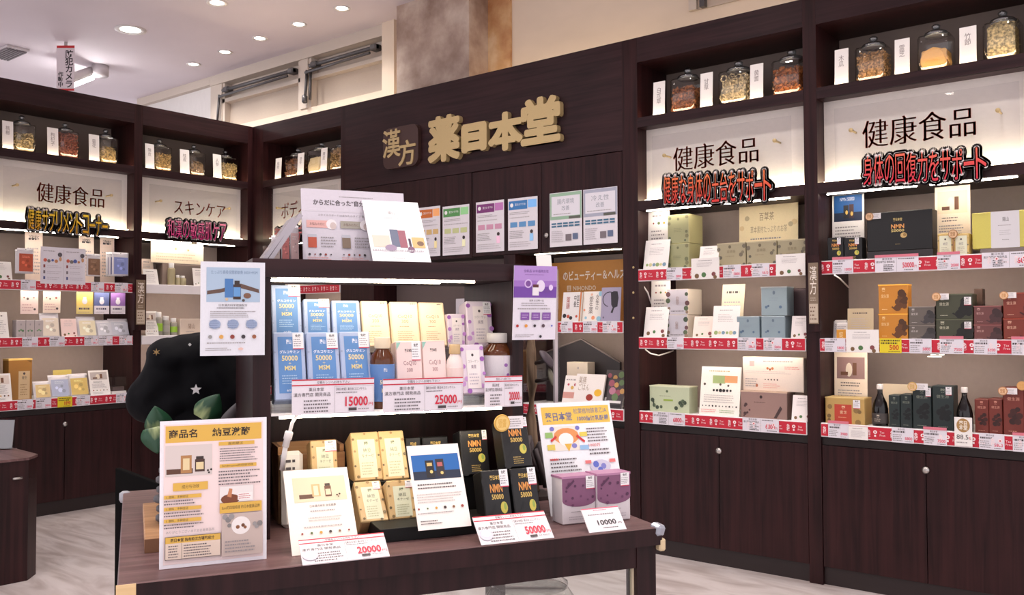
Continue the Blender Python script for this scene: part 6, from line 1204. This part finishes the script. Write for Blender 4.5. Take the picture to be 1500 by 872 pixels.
nz = nt.nodes.new('ShaderNodeTexNoise'); nz.inputs['Scale'].default_value = 14; bp = nt.nodes.new('ShaderNodeBump'); bp.inputs['Strength'].default_value = .35; nt.links.new(nz.outputs['Fac'], bp.inputs['Height']); nt.links.new(bp.outputs[0], b.inputs['Normal'])
o.data.materials.append(m_)
md = o.modifiers.new('remesh', 'REMESH'); md.mode = 'VOXEL'; md.voxel_size = .009; md.use_smooth_shade = True
md = o.modifiers.new('smooth', 'SMOOTH'); md.iterations = 6; md.factor = .6
tx = bpy.data.textures.new('folds', 'CLOUDS'); tx.noise_scale = .13; md = o.modifiers.new('folds', 'DISPLACE'); md.texture = tx; md.strength = .028; md.mid_level = .5
tx = bpy.data.textures.new('creases', 'WOOD'); tx.wood_type = 'BANDNOISE'; tx.noise_scale = .16; tx.turbulence = 9; md = o.modifiers.new('creases', 'DISPLACE'); md.texture = tx; md.strength = .016; md.mid_level = .5
def star(px, py, rpx, v, name, mat, pts=5, inner=.45):
    c_ = TP(px, py, v); r = T.hit(px+rpx, py, v)[0]-c_.x; bm = bmesh.new(); a_ = []
    for k in range(2*pts): rr_ = r if k % 2 == 0 else r*inner; t = math.pi/2+math.pi*k/pts; a_.append((c_.x+rr_*math.cos(t), c_.z+rr_*math.sin(t)))
    f0 = [bm.verts.new((x, v-.004, z)) for x, z in a_]; f1 = [bm.verts.new((x, v, z)) for x, z in a_]; bm.faces.new(f0); bm.faces.new(f1[::-1]); n = 2*pts
    for k in range(n): bm.faces.new((f0[k], f0[(k+1) % n], f1[(k+1) % n], f1[k]))
    return fin(bm, name, mat, e)
star(287, 571, 8.5, vb-.112, 'star_badge', mcol((206, 202, 204), .35, .4)); star(229, 516, 6, vb-.075, 'gold_emblem', mcol((150, 120, 70), .5), 6, .35); star(278, 505, 2.5, vb-.09, 'stud', STEEL, 4, .8)
# oak tray, stone vase and pothos
q = on_z(211.5, 811, TZ)-T.o; tu, tv = q.dot(T.u), q.dot(T.v)
e = empty('oak_tray', 'light oak block tray behind the product sheet', 'tray', T, tu, tv, TZ+.0005); box('block', 0, .16, 0, .42, 0, .030, OAK, e, .002); box('front_edge', 0, .16, -.002, -.0003, 0, .029, mcol((120, 82, 56), .6), e)
e = empty('stone_vase', 'dark ribbed stone vase on the oak tray', 'vase', T, tu+.07, tv+.16, TZ+.031)
for k in range(6): bm = bmesh.new(); rr_ = .05*(1-.1*abs(k-2)*.5); lathe(bm, [(rr_*.7, k*.022), (rr_, k*.022+.006), (rr_, k*.022+.015), (rr_*.72, k*.022+.021)], 16, ((.004, -.003, 0) if k % 2 else (0, 0, 0))); fin(bm, 'stone_layer', mcol((74, 72, 76), .6), e, True)
e = empty('potted_pothos', 'variegated pothos with big leaves in a white pot behind the product sheet', 'plant', T, tu+.1, tv+.34, TZ+.031)
bm = bmesh.new(); lathe(bm, [(.045, 0), (.05, .005), (.058, .2), (.054, .205), (.05, .19)], 22); fin(bm, 'pot', mcol((206, 200, 200), .4), e, True)
m_, nt, b = newmat('pothos_leaf'); b.inputs['Roughness'].default_value = .35
nz = nt.nodes.new('ShaderNodeTexNoise'); nz.inputs['Scale'].default_value = 16; nz.inputs['Detail'].default_value = 3; tc = nt.nodes.new('ShaderNodeTexCoord'); mp = nt.nodes.new('ShaderNodeMapping'); mp.inputs['Scale'].default_value = (1.6, 1, .5); rp = nt.nodes.new('ShaderNodeValToRGB'); rp.color_ramp.elements[0].position = .52; rp.color_ramp.elements[1].position = .66; rp.color_ramp.elements[0].color = lin((34, 74, 50)); rp.color_ramp.elements[1].color = lin((170, 184, 130))
nt.links.new(tc.outputs['Object'], mp.inputs[0]); nt.links.new(mp.outputs[0], nz.inputs[0]); nt.links.new(nz.outputs['Fac'], rp.inputs[0]); nt.links.new(rp.outputs[0], b.inputs['Base Color'])
base_ = Vector((tu+.1, tv+.34, TZ+.031))
def leaf(px, py, size, v, roll, pitch=.2, mt=None, wide=1.0):
    c_ = TP(px, py, v)-base_; bm = bmesh.new(); n = 12; L_, R_, Mid = [], [], []
    for k in range(n+1):
        t = k/n; w = .48*wide*math.sin(math.pi*min(1, t**.62))**.8*(1-.12*t) if 0 < k < n else 0.0; yb_ = .16*math.exp(-((t-.06)/.09)**2)
        Mid.append(bm.verts.new((0, -.02*math.sin(math.pi*t), t))); L_.append(bm.verts.new((-w, .12*w, t-yb_*w*1.6))); R_.append(bm.verts.new((w, .12*w, t-yb_*w*1.6)))
    for k in range(n):
        for A, Bv in ((L_, Mid), (Mid, R_)):
            try: bm.faces.new((A[k], Bv[k], Bv[k+1], A[k+1]))
            except ValueError: pass
    bmesh.ops.translate(bm, verts=bm.verts, vec=(0, 0, -.5)); bmesh.ops.scale(bm, verts=bm.verts, vec=(size, size, size)); bmesh.ops.remove_doubles(bm, verts=bm.verts, dist=1e-5)
    o = fin(bm, 'leaf', mt or m_, e, True); o.location = c_; o.rotation_euler = (pitch, roll, 0); md = o.modifiers.new('thick', 'SOLIDIFY'); md.thickness = .0012
    bs = c_ + Matrix.Rotation(roll, 3, 'Y') @ Vector((0, 0, -.42*size)); bs.y += .01
    tubeobj('stem', [(0, 0, .18), (bs.x*.5, bs.y*.6+.02, .2), (bs.x*.95, bs.y+.012, (bs.z+.2)/2), bs], .0022, mcol((96, 130, 84), .5), e, 6)
leaf(231, 615, .072, tv+.3, -.2); leaf(227, 646, .066, tv+.28, 2.95); leaf(309, 596, .078, tv+.36, .55); leaf(338, 609, .1, tv+.42, .5, .3, mcol((96, 92, 96), .5), .4)
# ================================================================== left background furniture
zc = .60
pts = [on_z(*q, zc) for q in ((43, 670.5), (55.6, 665.5), (7, 653), (-90, 632), (-140, 690))]
ctr = sum(pts, Vector())/5
e = empty('low_counter', 'low dark counter corner at the left edge of the photo', 'counter'); e.location = (ctr.x, ctr.y, 0)
def prism(name, ps, z0, z1, mat, sc=1.0):
    bm = bmesh.new(); f0 = [bm.verts.new(((p.x-ctr.x)*sc, (p.y-ctr.y)*sc, z0)) for p in ps]; f1 = [bm.verts.new(((p.x-ctr.x)*sc, (p.y-ctr.y)*sc, z1)) for p in ps]; bm.faces.new(f0[::-1]); bm.faces.new(f1); n = len(ps)
    for k in range(n): bm.faces.new((f0[k], f0[(k+1) % n], f1[(k+1) % n], f1[k]))
    return fin(bm, name, mat, e)
prism('counter_top', pts, zc-.012, zc, WT); prism('counter_body', pts, .0, zc-.0125, WV, .985)
h0, h1 = (on_z(24, 694, .5)-Vector((ctr.x, ctr.y, 0))), (on_z(32, 693, .5)-Vector((ctr.x, ctr.y, 0)))
a_ = pts[0].lerp(pts[4], .14)-ctr; b_ = pts[0].lerp(pts[4], .06)-ctr
tubeobj('drawer_handle', [Vector((a_.x*1.0, a_.y*1.0, .505)), Vector((b_.x*1.0, b_.y*1.0, .505))], .006, STEEL, e)
q = on_z(0, 660, zc); e2 = empty('card_stand', 'grey card stand on the low counter at the left edge', 'stand', mat=frame_mat(q+Vector((-.09, 0, 0.001)), RT, Vector((-.25, 0, 1)))); box('card', 0, .1, 0, .004, 0, .15, mcol((150, 152, 156), .4), e2); box('foot', 0, .1, -.03, .05, -.0005, .003, mcol((150, 152, 156), .4), e2)
# dark board standing beyond the left end of the table
q0, q1 = on_z(169, 686, .75), on_z(232, 710, .75)
ex_ = (q1-q0); ex_.z = 0; M = frame_mat(Vector((q0.x, q0.y, 0.0)), ex_, Vector((0, 0, 1)))
e = empty('floor_board', 'black board standing on the floor behind the left end of the table', 'board', mat=M); box('panel', 0, ex_.length, 0, .02, .02, .75, mcol((6, 5, 5), .9, spec=.05), e, .002); box('foot', 0, .03, -.03, .05, 0, .0195, BLACK, e); box('foot', ex_.length-.03, ex_.length, -.03, .05, 0, .0195, BLACK, e)
